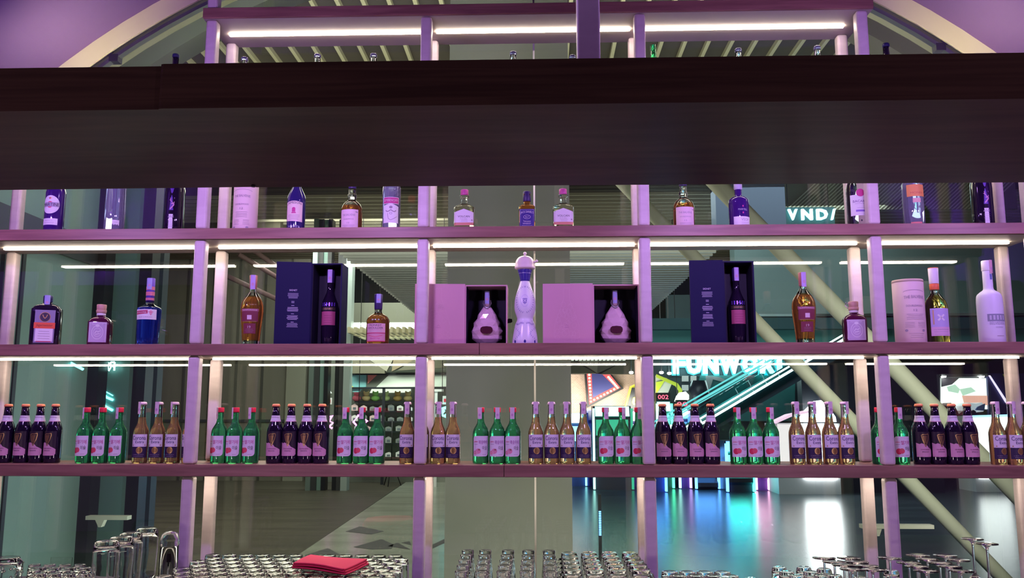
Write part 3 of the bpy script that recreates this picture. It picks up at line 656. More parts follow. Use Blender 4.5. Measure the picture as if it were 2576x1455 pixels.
def pinkbox(label, a, b_, c, sw, k):
    t = gift_box(label, a, b_, c, .250, .12, PINKB, NAVYI, pink_art(k), sw, 'open pink decanter gift boxes')
    q = thing('cut_decanter', 'faceted pink crystal decanter inside the %s pink box' % ('left' if k == 0 else 'right'), 'decanter', (t.location.x+.001, .162, Z2+.0075), 'faceted decanters in the pink boxes')
    pf = smoothp([(.042,.006),(.060,.018),(.066,.040),(.062,.068),(.050,.100),(.034,.132),(.020,.152),(.014,.160)], 2)
    b = MB(); rr = random.Random(3)
    # facets: staggered bumps on a low-poly shell
    rings = []; nz = 10; seg = 11
    for j in range(nz):
        z = .004+(.160-.004)*j/(nz-1); rx = radii(rp(pf), z)[0]; ring = []
        for i in range(seg):
            a_ = 2*PI*(i+.5*(j % 2))/seg; r = rx*(1+(.05 if j % 2 else -.05)+rr.uniform(-.05,.05))
            ring.append(b.bm.verts.new((r*math.cos(a_), .62*r*math.sin(a_), z+rr.uniform(-.002,.002))))
        rings.append(ring)
    kk = b.mi(FAC)
    for j in range(nz-1):
        for i in range(seg):
            A, B_ = rings[j], rings[j+1]
            if j % 2 == 0: tri = [(A[i], A[(i+1)%seg], B_[i]), (B_[i], A[(i+1)%seg], B_[(i+1)%seg])]
            else: tri = [(A[i], A[(i+1)%seg], B_[(i+1)%seg]), (A[i], B_[(i+1)%seg], B_[i])]
            for tr in tri: b.bm.faces.new(tr)
    b.bm.faces.new(rings[0][::-1]); b.bm.faces.new(rings[-1])
    b.build("crystal_body", q)
    b = MB(); o8 = [(.026*math.copysign(abs(math.cos(x_))**.6, math.cos(x_)), .056+.0155*math.copysign(abs(math.sin(x_))**.8, math.sin(x_))) for x_ in [2*PI*i/12 for i in range(12)]]
    b.prism(o8, -.052, -.040, mat('plaque_wine',(.07,.005,.02),.35)); b.build('plaque', q)
    b = MB(); b.loft(rp([(.0125,.158),(.0135,.162),(.0125,.176),(.0110,.220),(.0118,.224)]), mat('stopper_gold',(.55,.40,.40),.3,.5), 16)
    b.build('stopper', q); strip_part(q, .0132, .170, .224, .019, 0, mat('tax_blue', (.40,.42,.75), .5))
    b = MB()
    for sg in (1,-1): b.tube([(sg*.014,-.004,.185),(sg*.017,-.006,.172),(sg*.011,-.012,.158),(0,-.018,.150)], [.0022,.003,.003,.003], STEEL, 6)
    b.build('collar', q)
    return t
tb = pinkbox('open pink decanter gift box standing against the second post, centre bay', 1043, 1169, 1276, .05, 0)
pinkbox('open pink decanter gift box standing against the third post, centre bay', 1366, 1493, 1610, -.02, 1)
b = MB(); b.prism([(0,0),(.014,.002),(.020,.006),(.018,.018),(.004,.020),(0,.016)], 0, .006, BLACK)
b.build('ribbon_tab', tb, ((at(1276,860,.10).x-tb.location.x), .05, .095))

# ------------------------------------------------------------------ bottles of the upper shelf
Z1 = TOPS['upper']
def up(*a, **k): k['z'] = Z1; k.setdefault('py', 566); return bottle(*a, **k)
def neck(t, r, z0, z1, m): return capof(t, r, z0, z1, m)
p = smoothp([(.036,0),(.039,.004),(.039,.150),(.039,.185),(.030,.215),(.016,.240),(.014,.290)], 2)
t, pr = up('vermouth_bottle', 'violet vermouth bottle with round red and white label, upper shelf', 135, p, VIOLG); neck(t, .016, .270, .310, WHITE)
d = Flat(); d.ell(0,.124,.038,.040,WHITE,0,28); d.ell(0,.124,.014,.014,REDI,1); d.text('MARTINI',0,.124,.064,.013,INK,3); d.rect(-.036,.114,.036,.134,mat('band_grey',(.45,.42,.50),.5),2); d.rect(-.034,.036,.034,.064,WHITE,0); d.text('BIANCO',0,.054,.03,.004,GREY,1); d.lines(-.024,.024,.042,.046,2,GREY,.001,1); d.ell(0,.152,.006,.004,GOLD,1)
d.build('paper_label', t, pr, True)
p = smoothp([(.040,0),(.042,.004),(.040,.210),(.036,.235),(.018,.255),(.015,.300)], 2)
t, pr = up('gin_bottle', 'tall pale violet glass bottle with tiny white side label, upper shelf', 287, p, AQUA, rz=.0); neck(t, .017, .285, .315, SILV)
d = Flat(); d.rect(-.014,.0,.014,.055,WHITE,0); d.lines(-.01,.01,.015,.045,4,GREY,.001,1); d.build('side_label', t, pr, True, rot=.6)
def stag(label, px, rz):
    p = smoothp([(.036,0),(.039,.004),(.039,.130),(.038,.190),(.028,.225),(.016,.245),(.015,.300)], 2)
    t, pr = up('whisky_bottle', label, px, p, DARKG, rz=rz, e=2.6, group='stag whisky bottles on the upper shelf'); neck(t, .0165, .270, .312, MATS['cap_indigo'])
    d = Flat(); d.rect(-.038,.010,.038,.078,LABEL,0); d.text('Glenfiddich',0,.068,.052,.011,GREY,1); d.lines(-.024,.024,.024,.052,5,GREY,.001,1); d.rect(-.014,.095,.022,.190,mat('label_violet',(.10,.03,.35),.4),0)
    ms = mat('stag_pink',(.62,.30,.52),.4)
    d.line([(-.004,.100),(.004,.110),(.010,.118),(.008,.126),(.0,.122)],.005,ms,1); d.line([(.006,.126),(-.002,.136),(-.004,.148)],.0028,ms,1); d.line([(.009,.126),(.015,.136),(.012,.150)],.0028,ms,1); d.line([(-.002,.136),(-.008,.140)],.002,ms,1); d.line([(.015,.136),(.020,.141)],.002,ms,1)
    d.build('paper_label', t, pr, True); return t
stag('black whisky bottle with pink stag emblem, left of the first post, upper shelf', 437, .05)
stag('black whisky bottle with pink stag emblem, right end of the upper shelf', 2475, -.1)
t = thing('whisky_tube', 'pale pink whisky gift tube beside the first post, upper shelf', 'tube', (at(616,566,YB).x, YB, Z1))
b = MB(); b.loft(rp([(.050,0),(.051,.002),(.051,.258),(.050,.262)]), CREAM, 40); b.build('canister', t); b = MB(); b.loft(rp([(.0515,.252),(.0515,.260),(.050,.263)]), MATS['tin_lid'], 40); b.build('lid', t); tubelabel(t, .85, -.036, .051)
p = smoothp([(.033,0),(.036,.004),(.038,.040),(.0385,.130),(.036,.160),(.022,.190),(.015,.215),(.014,.290)], 2)
t, pr = up('whiskey_bottle', 'dark green whiskey bottle with cream red-crest label, upper shelf second bay', 744, p, mat('deep_violet_glass',(.03,.02,.14),.06,spec=.8)); neck(t, .016, .255, .300, MATS['cap_navy'])
d = Flat(); d.poly([(-.038,.046),(.038,.042),(.038,.126)]+[(.038-.0076*i,.126+.006*math.sin(PI*i/10)) for i in range(1,11)]+[(-.038,.126)],CREAM,0)
d.text('JAMESON',0,.119,.062,.013,INK,1,arch=.004); d.poly([(-.007,.084),(.007,.084),(.007,.100),(.003,.104),(-.003,.104),(-.007,.100)],MAG,1); d.poly([(-.010,.078),(.010,.078),(.008,.083),(-.008,.083)],MAG,1); d.lines(-.026,.026,.052,.070,4,GREY,.0012,1); d.text('WHISKEY',0,.022,.05,.008,SILV,0)
d.build('paper_label', t, pr, True)
def balv(label, px, rz=0):
    p = smoothp([(.042,0),(.044,.004),(.044,.085),(.043,.103),(.034,.124),(.020,.136),(.0155,.142),(.0185,.154),(.0175,.165),(.0145,.172),(.014,.215)], 2)
    t, pr = up('whisky_bottle', label, px, p, WHISKY, rz=rz, mz=lambda z: WHISKY if z < .112 else CLEAR, group='round-shouldered pale-label whisky bottles on the upper shelf'); neck(t, .0165, .190, .232, MATS['cap_indigo'])
    d = Flat(); d.rect(-.0425,.003,.0425,.092,mat('label_petal',(.86,.68,.70),.55),0); d.text('THE BALVENIE',0,.068,.058,.0085,GREY,1); d.text('DOUBLEWOOD',0,.050,.046,.005,GREY,1); d.text('12',0,.034,.010,.006,GREY,1); d.lines(-.028,.028,.008,.024,4,GREY,.001,1); d.line([(.030,.082),(.040,.080)],.004,GREY,1)
    d.build('paper_label', t, pr, True); return t
balv('round-shouldered amber whisky bottle with pale label, upper shelf second bay', 884, -.1)
balv('round-shouldered amber whisky bottle with pale label, right of the third post', 1721, .0)
p = smoothp([(.035,0),(.037,.004),(.038,.150),(.037,.195),(.026,.225),(.016,.245),(.015,.290)], 2)
t, pr = up('vodka_bottle', 'clear vodka bottle with red name band and moustache label, upper shelf', 984, p, AQUA, rz=.1); neck(t, .017, .265, .300, RED)
d = Flat(); d.rect(-.034,.118,.034,.143,MAG,1); d.rect(-.036,.116,.036,.145,WHITE,0); d.text('SMIRNOFF',0,.131,.060,.011,STRIP,3); d.poly([(-.035,.034),(.035,.034),(.035,.105),(.0,.118),(-.035,.108)],WHITE,0)
d.line([(-.022,.088),(-.016,.082),(-.008,.084),(0,.090),(.008,.084),(.016,.082),(.022,.088)],.004,GREY,1); d.ell(0,.101,.007,.006,GREY,1); d.ring(0,.075,.006,.005,.0015,GREY,1); d.line([(-.014,.075),(-.010,.052),(0,.046),(.012,.052),(.026,.062)],.002,GREY,1)
d.build('paper_label', t, pr, True)
def volc(label, px):
    p = smoothp([(.041,0),(.0435,.004),(.0435,.090),(.041,.104),(.026,.114),(.0145,.120),(.013,.130),(.013,.146),(.0195,.149),(.0195,.156)], 2)
    t, pr = up('tequila_bottle', label, px, p, PALEW, e=4.5, flat=.72, mz=lambda z: PALEW if z < .100 else CLEAR, group='square tequila bottles on the upper shelf'); capof(t, .0165, .157, .182, mat('cap_magenta',(.62,.10,.34),.4))
    d = Flat(); d.poly([(-.041,.034),(.041,.034),(.041,.078),(.0,.093),(-.041,.078)],LABEL,0); d.rect(-.041,.022,.041,.034,mat('label_amber',(.80,.36,.22),.5),0); d.text('VOLCAN',0,.060,.050,.0085,INK,1); d.text('DE MI TIERRA',0,.050,.030,.003,GREY,1); d.lines(-.015,.02,.038,.044,2,GREY,.001,1); d.ell(.034,.044,.003,.003,GREY,1)
    d.build('paper_label', t, pr, False, zstep=.01); return t
volc('square pale tequila bottle with peaked label, left part of the centre bay', 1168)
volc('square pale tequila bottle with peaked label, right part of the centre bay', 1417)
p = smoothp([(.031,0),(.0335,.003),(.0345,.090),(.0335,.104),(.022,.114),(.0145,.120),(.014,.150),(.0165,.160)], 2)
t, pr = up('whiskey_bottle', 'square amber whiskey bottle with violet-black label between the two tequila bottles', 1326, p, WHISKY, e=5, flat=.9); capof(t, .0170, .128, .172, MATS['cap_indigo'])
d = Flat(); vb = mat('label_indigo',(.05,.03,.26),.5); d.rect(-.0315,.004,.0315,.090,vb,0); d.line([(-.029,.007),(.029,.007),(.029,.087),(-.029,.087),(-.029,.007)],.0009,SILV,1)
d.text("JACK DANIEL'S",0,.073,.054,.012,LABEL,1,arch=.004); d.ring(0,.056,.015,.0085,.0012,LABEL,1); d.text('No.7',0,.056,.014,.006,LABEL,1); d.text('Tennessee',0,.038,.032,.007,LABEL,1); d.text('WHISKEY',0,.028,.036,.006,LABEL,1); d.lines(-.024,.024,.011,.020,3,SILV,.001,1)
d.build('paper_label', t, pr, False, zstep=.01)
p = smoothp([(.038,0),(.041,.004),(.0415,.110),(.040,.128),(.030,.138),(.017,.143),(.0150,.150),(.015,.190)], 2)
t, pr = up('cognac_bottle', 'violet-black cognac bottle with pale band, right of the fourth bay middle, upper shelf', 1860, p, VIOLG, rz=.2); capof(t, .0170, .172, .205, SILV)
d = Flat(); d.rect(-.040,.006,.060,.050,LABEL,0); d.text('VSOP',.008,.037,.034,.011,GREY,1); d.lines(-.01,.03,.012,.024,3,GREY,.001,1); d.text('MARTELL',0,.080,.040,.008,SILV,0); d.ell(0,.094,.003,.004,MAG,0); d.ell(0,.066,.003,.004,MAG,0)
d.build('paper_label', t, pr, True)
p = smoothp([(.041,0),(.043,.004),(.043,.150),(.042,.180),(.026,.215),(.016,.235),(.015,.280)], 2)
t, pr = up('rum_bottle', 'clear rum bottle with red disc label, left of the fourth post', 2160, p, CLEAR, rz=-.05); capof(t, .017, .255, .290, mat('cap_black',(.03,.02,.03),.4))
d = Flat(); d.rect(-.042,.050,.042,.138,WHITE,0); d.ell(.0,.146,.0165,.0165,MAG,2); d.text('BACARDI',0,.110,.060,.010,mat('ink_purple',(.15,.06,.25),.5),2); d.lines(-.024,.024,.098,.100,1,GREY,.001,1); d.rect(-.02,.066,.035,.074,mat('ink_violet',(.30,.18,.62),.5),1); d.text('CARTA BLANCA',0,.082,.03,.003,GREY,1); d.poly([(0,.034),(.004,.029),(0,.024),(-.004,.029)],INK,0)
d.build('paper_label', t, pr, True)
p = smoothp([(.038,0),(.041,.004),(.041,.165),(.040,.190),(.024,.220),(.016,.235),(.015,.280)], 2)
t, pr = up('liqueur_bottle', 'clear bottle with orange top label, right of the fourth post', 2301, p, AQUA, rz=0); capof(t, .017, .255, .290, ORANGE)
ol = mat('label_tangerine',(.92,.38,.12),.5); d = Flat(); d.rect(-.040,.130,.040,.180,ol,0); d.text('MONIN',0,.145,.05,.009,mat('ink_rust',(.7,.15,.08),.5),1); d.rect(-.018,.104,.014,.122,mat('label_peach',(.85,.55,.45),.5),0); d.rect(-.030,.010,.014,.022,mat('label_rust',(.80,.28,.22),.5),0)
d.build('paper_label', t, pr, True)

# ------------------------------------------------------------------ bottles on the shelf hidden behind the canopy (only their tops show)
Z0 = TOPS['hidden']
HID = [(443,137,'dark bottle whose cap shows above the canopy, left of the first post','d'),(616,145,'clear bottle top just above the canopy, first from the left post','c'),(799,137,'clear bottle top above the canopy, second in the left bay','c'),(940,136,'clear bottle top above the canopy, third in the left bay','c'),
 (1291,131,'clear bottle top above the canopy, middle of the centre bay','c'),(1440,140,'clear bottle top just left of the thick canopy post','c'),(1643,113,'green bottle neck above the canopy, right of the third post','g'),(1857,123,'clear bottle top above the canopy, first in the right bay','c'),
 (2055,117,'clear bottle top above the canopy, second in the right bay','c'),(2228,110,'dark bottle top above the canopy, right of the last post','d')]
for px, py, lb, k in HID:
    q = at(px, py, YB); h = q.z-Z0; t = thing('spirit_bottle', lb, 'bottle', (q.x, YB, Z0), 'bottles on the hidden shelf behind the canopy')
    m = {'c': CLEAR, 'd': DARKG, 'g': GREEN}[k]
    b = MB(); b.loft(rp([(.036,0),(.039,.004),(.039,h*.55),(.034,h*.66),(.018,h*.76),(.0135,h*.82),(.013,h-.002 if k == 'g' else h-.016)]), m, 24); b.build('glass_body', t)
    if k != 'g': b = MB(); b.loft(rp([(.0125,h-.016),(.015,h-.014),(.015,h-.003),(.013,h)]), AQUA if k == 'c' else MATS['cap_navy'], 20); b.build('stopper' if k == 'c' else 'cap', t)
# ------------------------------------------------------------------ upturned glasses on the back counter
def shell(outer, inner, e=2): return rp(outer, e), rp(inner, e)
def hollow(name, label, cat, outer, inner, group, seg=28, e=2, part='glass_body'):
    """upturned glass: outer wall up to the closed foot, inner wall below it, one closed skin"""
    t = thing(name, label, cat, (0,0,0), group); b = MB()
    prof = list(reversed(inner)) + outer         # inner top -> rim -> outer top
    b.loft([(r, r, z, e) for r, z in prof], TUMB, seg); b.build(part, t); return t
def grid(proto, spots, labels):
    for i, (x, y) in enumerate(spots):
        o = proto if i == 0 else dup(proto)
        o.location = (x, y, CT); o['label'] = labels[i]; o.rotation_euler.z = random.uniform(0, 1) if proto.name.startswith(('tumbler','shot')) else 0
rown = ['front', 'second', 'third', 'fourth', 'fifth', 'sixth', 'back']
coln = ['first','second','third','fourth','fifth','sixth','seventh','eighth','ninth','tenth','eleventh','twelfth','thirteenth']
tum = hollow('tumbler', 'x', 'glass', [(.031,0),(.0312,.03),(.0300,.080),(.0285,.096),(.0265,.0995),(.020,.1005),(.012,.0985)], [(.0295,.0),(.0292,.03),(.0275,.078),(.0250,.084),(.001,.085)], 'upturned tumblers in rows on the left of the counter')
sp_, lb_ = [], []
for r in range(7):
    y = -.42+.074*r; off = .033*(r % 2)
    for c_ in range(13):
        x = -1.285 + .0655*c_ + off
        if x > -.515: continue
        sp_.append((x, y)); lb_.append('upturned tumbler, %s row, %s from the left, in the tumbler field' % (rown[r], coln[c_]))
grid(tum, sp_, lb_)
tm2 = dup(tum, label='x', group='upturned tumblers right of the third post')
sp_, lb_ = [], []
for r in range(4):
    for c_ in range(4):
        d_ = 3.12-.07*r; x = at(1685+44*c_+(20 if r % 2 else 0), 1445, -3.4+d_).x; sp_.append((x, -3.4+d_)); lb_.append('upturned tumbler right of the third post, %s row from the back, %s from the left' % (coln[r], coln[c_]))
for i, (x, y) in enumerate(sp_):
    o = tm2 if i == 0 else dup(tm2); o.location = (x, y, CT); o['label'] = lb_[i]
# tall schooner glasses, five columns
sch = hollow('schooner_glass', 'x', 'glass', [(.030,0),(.0275,.04),(.0235,.095),(.0230,.108),(.0240,.112),(.0240,.118),(.0215,.120),(.010,.119)], [(.0285,0),(.026,.04),(.0205,.088),(.0175,.094),(.001,.095)], 'upturned schooners in five files')
sp_, lb_ = [], []
for c_, px in enumerate([1180,1226,1275,1328,1382]):
    for r in range(5):
        d_ = 3.44-.11*r; y = -3.4+d_; q = at(px, 1400, -3.4+3.3).x + (-.004*(4-r) if c_ < 2 else 0); sp_.append((q, y)); lb_.append('upturned schooner glass, %s file from the left, %s from the back' % (coln[c_], coln[r]))
grid(sch, sp_, lb_)
# mugs
mug = hollow('glass_mug', 'x', 'mug', [(.034,0),(.034,.02),(.0325,.095),(.031,.106),(.028,.110),(.010,.109)], [(.031,0),(.031,.02),(.0290,.088),(.026,.093),(.001,.094)], 'upturned glass mugs in four files')
b = MB(); b.tube([(-.0325,0,.085),(-.050,0,.082),(-.056,0,.062),(-.056,0,.045),(-.048,0,.028),(-.033,0,.025)], .0045, TUMB, 8); b.build('handle', mug)
sp_, lb_, rz_ = [], [], []
for c_, px in enumerate([1432,1482,1533,1585]):
    for r in range(5):
        d_ = 3.455-.092*r; x = at(px, 1395, -3.4+3.45).x; sp_.append((x, -3.4+d_)); lb_.append('upturned glass mug, %s file from the left, %s from the back' % (coln[c_], coln[r])); rz_.append(0 if c_ < 3 else PI)
for i, (x, y) in enumerate(sp_):
    o = mug if i == 0 else dup(mug); o.location = (x, y, CT); o['label'] = lb_[i]; o.rotation_euler.z = rz_[i]*.9 + (1.9 if rz_[i] == 0 and 4 < i else 0)
# hi-balls on the right
hib = hollow('highball_glass', 'x', 'glass', [(.028,0),(.0275,.06),(.0260,.108),(.0235,.117),(.019,.120),(.008,.119)], [(.0262,0),(.0257,.06),(.0235,.098),(.019,.104),(.001,.105)], 'upturned highballs before the glowing floor')
hp = [(1825,1449),(1890,1451),(1960,1423),(1979,1434),(2005,1444),(2022,1423),(2040,1434),(2068,1444),(2073,1427),(2099,1443),(2162,1448),(2241,1430)]
for i, (px, py) in enumerate(hp):
    q = atz(px, py+4, CT+.12); o = hib if i == 0 else dup(hib); o.location = (q.x, q.y, CT); o['label'] = 'upturned highball glass on the right of the counter, %s from the left' % (coln[i] if i < 12 else 'last')
# wine glasses standing on their rims, feet in the air
def wine(name, h, rb, rf, group):
    t = thing(name, 'x', 'glass', (0,0,0), group); b = MB(); hb = h*.5
    pr_ = [(rb*.93,.093*0+.0),(rb,hb*.35),(rb*.93,hb*.65),(rb*.6,hb*.93),(.006,hb*1.02)]
    inn = [(rb*.93-.0012,.0),(rb-.0014,hb*.35),(rb*.93-.0015,hb*.65),(rb*.57,hb*.88),(.002,hb*.95)]
    b.loft([(r, r, z) for r, z in list(reversed(inn))+pr_+[(.0040,hb*1.12),(.0036,h*.88),(.005,h*.94),(.014,h-.006),(rf,h-.0035),(rf,h-.0012),(.010,h)]], TUMB, 28)
    b.build('glass_body', t); return t
wg = wine('wine_glass', .170, .036, .0375, 'upturned wine glasses on the right of the counter')
wp = [(2073,1403),(2135,1403),(2099,1413),(2155,1413),(2123,1420),(2179,1423),(2144,1431),(2195,1432),(2238,1403),(2309,1396),(2333,1406),(2364,1415),(2388,1424),(2417,1435),(2378,1397),(2410,1408),(2286,1415),(2307,1424),(2330,1435)]
for i, (px, py) in enumerate(wp):
    q = atz(px, py, CT+.17); o = wg if i == 0 else dup(wg); o.location = (q.x, q.y, CT)
    side = 'left' if px < 2230 else 'right'; k = sorted([a for a in wp if (a[0] < 2230) == (px < 2230)]).index((px, py))
    o['label'] = 'upturned wine glass %s of the fourth post, %s from the left' % (side, coln[k] if k < 13 else 'last')
fl = wine('wine_glass', .235, .030, .034, 'two tall upturned glasses at the right end')
for i, (px, py, nm) in enumerate([(2446,1355,'left'),(2482,1367,'right')]):
    q = atz(px, py, CT+.235); o = fl if i == 0 else dup(fl); o.location = (q.x, q.y, CT); o['label'] = 'tall upturned long-stemmed glass, %s one of the pair at the right end' % nm
# big pint glasses, jar, textured bowl, small glasses on the left
pint = hollow('pint_glass', 'x', 'glass', [(.037,0),(.040,.06),(.0435,.14),(.0435,.185),(.041,.205),(.036,.214),(.026,.218),(.010,.216)], [(.0345,0),(.0375,.06),(.041,.14),(.041,.180),(.036,.196),(.020,.200),(.001,.200)], 'row of large upturned glasses', seg=14)
for i, (px, d_) in enumerate([(269,2.97),(305,3.07),(328,3.17),(368,3.30)]):
    o = pint if i == 0 else dup(pint); o.location = (at(px, 1370, -3.4+d_).x, -3.4+d_, CT); o['label'] = 'large upturned glass left of the first post, %s in the row from the left' % coln[i]
jr = hollow('glass_jar', 'lidded clear glass jar beside the first post', 'jar', [(.030,0),(.033,.004),(.033,.165),(.036,.168),(.036,.176),(.033,.180),(.034,.192),(.028,.206),(.015,.214),(.006,.216)], [(.030,.004),(.0305,.160),(.0305,.190),(.020,.205),(.001,.209)], None, 28)
jr.location = (at(425, 1400, -.18).x, -.18, CT)
b = MB(); b.loft([(.007,.007,.11),(.009,.009,.125),(.008,.008,.140)], CREAM, 12); b.loft([(.004,.004,.0),(.004,.004,.11)], TUMB, 10); b.build('dipper', jr)
b = MB(); rr = random.Random(2)
bo = [(.050,0),(.056,.03),(.060,.07),(.058,.10),(.050,.112),(.046,.118),(.030,.118)]
b.loft([(r*(1+.02*math.sin(i*9)), r, z) for i, (r, z) in enumerate([(.020,.10),(.045,.094),(.052,.06),(.048,.02),(.046,.0)]+bo)], TUMB, 30)
for i in range(60):
    a_ = 2*PI*rr.random(); z = .015+.085*rr.random(); r = radii(rp(bo), z)[0]
    b.loft([(.001,.001,z-.005),(.005,.005,z-.002),(.005,.005,z+.002),(.001,.001,z+.005)], TUMB, 8, cx=(r-.001)*math.cos(a_), cy=(r-.001)*math.sin(a_))
t = thing('textured_bowl', 'knobbly textured glass bowl at the far left end of the counter', 'bowl', (at(12, 1430, -.18).x, -.18, CT)); b.build('glass_body', t)
sh = hollow('shot_glass', 'x', 'glass', [(.024,0),(.0235,.03),(.0205,.052),(.018,.055),(.008,.0545)], [(.0225,0),(.022,.028),(.0175,.038),(.001,.039)], 'small upturned glasses on the left', 18)
k = 0
for r in range(4):
    for c_ in range(4):
        px = 85+38*c_+14*(r % 2); d_ = 3.28-.062*r; o = sh if k == 0 else dup(sh); o.location = (at(px, 1450, -3.4+d_).x, -3.4+d_, CT); o['label'] = 'small upturned shot glass left of the large glasses, %s row, %s in it' % (rown[r], coln[c_]); k += 1
for o in list(C.objects):
    if o.get('group') == 'small upturned glasses on the left': o.location.z = CT+.030
b = MB(); b.box(-.14,.125,-.14,.10,0,.030,mat('tray_grey',(.35,.33,.36),.4)); t = thing('glass_tray', 'low grey tray under the small upturned glasses', 'tray', (at(150,1450,-.21).x, -.21, CT)); b.build('tray_body', t)
t = thing('acrylic_holder', 'clear acrylic card holder behind the small glasses', 'holder', (at(152, 1440, -.05).x, -.05, CT)); b = MB(); b.box(-.042,.042,0,.003,0,.098,TUMB); b.box(-.042,.042,-.03,0,0,.003,TUMB); b.build('acrylic_sheet', t)
# red napkin folded on the tumblers
zt = CT+.1015; A, B_, D_, F_ = atz(736,1430,zt), atz(779,1409,zt), atz(926,1422,zt), atz(868,1446,zt)
t = thing('napkin', 'folded bright red napkin lying on the upturned tumblers', 'napkin', (A.x, A.y, zt)); NAP = mat('red_cloth', (.80,.03,.10), .8)
def rel(v): return (v.x-A.x, v.y-A.y)
a_, b_, d_, f_ = rel(A), rel(B_), rel(D_), rel(F_)
bm_ = MB(); n = 10
def lerp(p, q, t_): return (p[0]+(q[0]-p[0])*t_, p[1]+(q[1]-p[1])*t_)
for L_, (z, k0, k1) in enumerate([(0,0,1),(.007,.01,.985),(.014,.02,.97)]):
    P_ = [lerp(a_, f_, k0), lerp(a_, f_, k1), lerp(b_, d_, k1), lerp(b_, d_, k0)]
    for i in range(n):
        for j in range(n):
            def pt(u, v, dz): p, q = lerp(P_[0], P_[1], u), lerp(P_[3], P_[2], u); r = lerp(p, q, v); return bm_.bm.verts.new((r[0], r[1], z+dz+.0025*math.sin(4*u+3*v)+(.003*math.sin(PI*u)*(1-v) if L_ else 0)))
            for dz in (0, .0055): f = bm_.bm.faces.new([pt(i/n,j/n,dz), pt((i+1)/n,j/n,dz), pt((i+1)/n,(j+1)/n,dz), pt(i/n,(j+1)/n,dz)]); f.smooth = True; f.material_index = bm_.mi(NAP)
    m_ = 16; e0 = [lerp(P_[0], P_[1], i/m_) for i in range(m_+1)]
    ring = [(p[0], p[1], z+.0027+.0025*math.sin(4*i/m_)+(.003*math.sin(PI*i/m_) if L_ else 0)) for i, p in enumerate(e0)]
    bm_.tube(ring, .0036, NAP, 8)
    e1 = [lerp(P_[1], P_[2], i/m_) for i in range(m_+1)]; bm_.tube([(p[0], p[1], z+.0027+.0025*math.sin(4+3*i/m_)) for i, p in enumerate(e1)], .0036, NAP, 8)
bm_.build('cloth', t)

# ------------------------------------------------------------------ the hall beyond the glass
def pq(px, py, Y): p = at(px, py, Y); return (p.x, p.z)
def wallbox(name, px0, px1, z0, z1, Y, dep, m, ref=900, label=None, par=None):
    x0, x1 = at(px0, ref, Y).x, at(px1, ref, Y).x; b = MB(); b.box(x0, x1, Y, Y+dep, z0, z1, m); o = b.build(name, par)
    if not par: struct(o, label)
    return o
TEAL = grain('teal_panel', (.20,.31,.28), (.25,.37,.34), (1, 1, .4), .35)
TEALG = mat('teal_glass', (.16,.27,.25), .25)
BLKM = mat('black_metal', (.012,.015,.020), .35)
CONC = grain('pillar_concrete', (.25,.25,.21), (.29,.285,.245), (1.5, 1.5, 1.5), .7)
CORR = grain('ribbed_wall', (.13,.125,.10), (.17,.16,.13), (3, 3, .5), .6)
SLATE = mat('slate_panel', (.085,.12,.13), .5)
DK = mat('dark_hall', (.035,.04,.045), .6)
WARMD = mat('warm_dark', (.09,.08,.055), .7)
BEIGE = mat('beige_batten', (.62,.58,.40), .6)
CRM = grain('beam_cream', (.56,.57,.44), (.66,.66,.52), (2, 2, 2), .6)
struct(MB().box(-14, 16, 21.5, 21.7, 0, 9, DK).build('wall_back_hall'))
struct(MB().box(-14.2, -14, .4, 21.7, 0, 9, DK).build('wall_left_hall')); struct(MB().box(16, 16.2, .4, 21.7, 0, 9, DK).build('wall_right_hall'))
# ceiling: dark panels with battens running into the depth, then a fine cross-slatted stretch
b = MB(); ZC = EYE+4.4
b.box(-14, 16, 1.3, 15.5, ZC+.12, ZC+.2, mat('ceiling_dark', (.075,.065,.055), .7)); k = -24
while k < 26: x = k*.285+.08; b.box(x-.022, x+.022, 1.3, 12.5, ZC+.06, ZC+.12, BEIGE); k += 1
struct(b.build('ceiling'), 'dark hall ceiling with beige battens running away')
b = MB(); b.box(-14, 16, 12.6, 21.6, ZC-.2+.12, ZC-.2+.2, mat('ceiling_dark2', (.06,.052,.038), .7))
y = 12.8
while y < 21.4: b.box(-14, 16, y, y+.07, ZC-.2, ZC-.2+.05, mat('slat_grey', (.40,.37,.28), .6)); y += .30
struct(b.build('ceiling_slats'), 'far ceiling of fine cross slats')
b = MB(); ZL = EYE+1.93; b.box(-2.45, 2.15, 5.8, 15.1, ZL+.05, ZL+.10, mat('soffit_under', (.10,.095,.08), .7)); y = 5.85
while y < 15.05: b.box(-2.45, 2.15, y, y+.05, ZL, ZL+.05, mat('slat_bluegrey', (.26,.27,.26), .5)); y += .20
struct(b.build('ceiling_2'), 'lower slatted ceiling strip running into the hall')
area('slat_fill', (1.4, 9.5, .9), (1.4, 10, 3.4), (.55,.75,1), 60, 1.5, 3); area('slat_fill', (-2.0, 9.5, .9), (-2.0, 10, 3.4), (1,.93,.72), 40, 1.5, 3)  # unseen upward fills added to light the lower slats
# grey pillar
struct(MB().box(at(1122,1000,1.7).x, at(1437,1000,1.7).x, 1.7, 2.4, 0, 5.8, CONC).build('wall_pillar'), 'broad grey concrete pillar just beyond the glass')
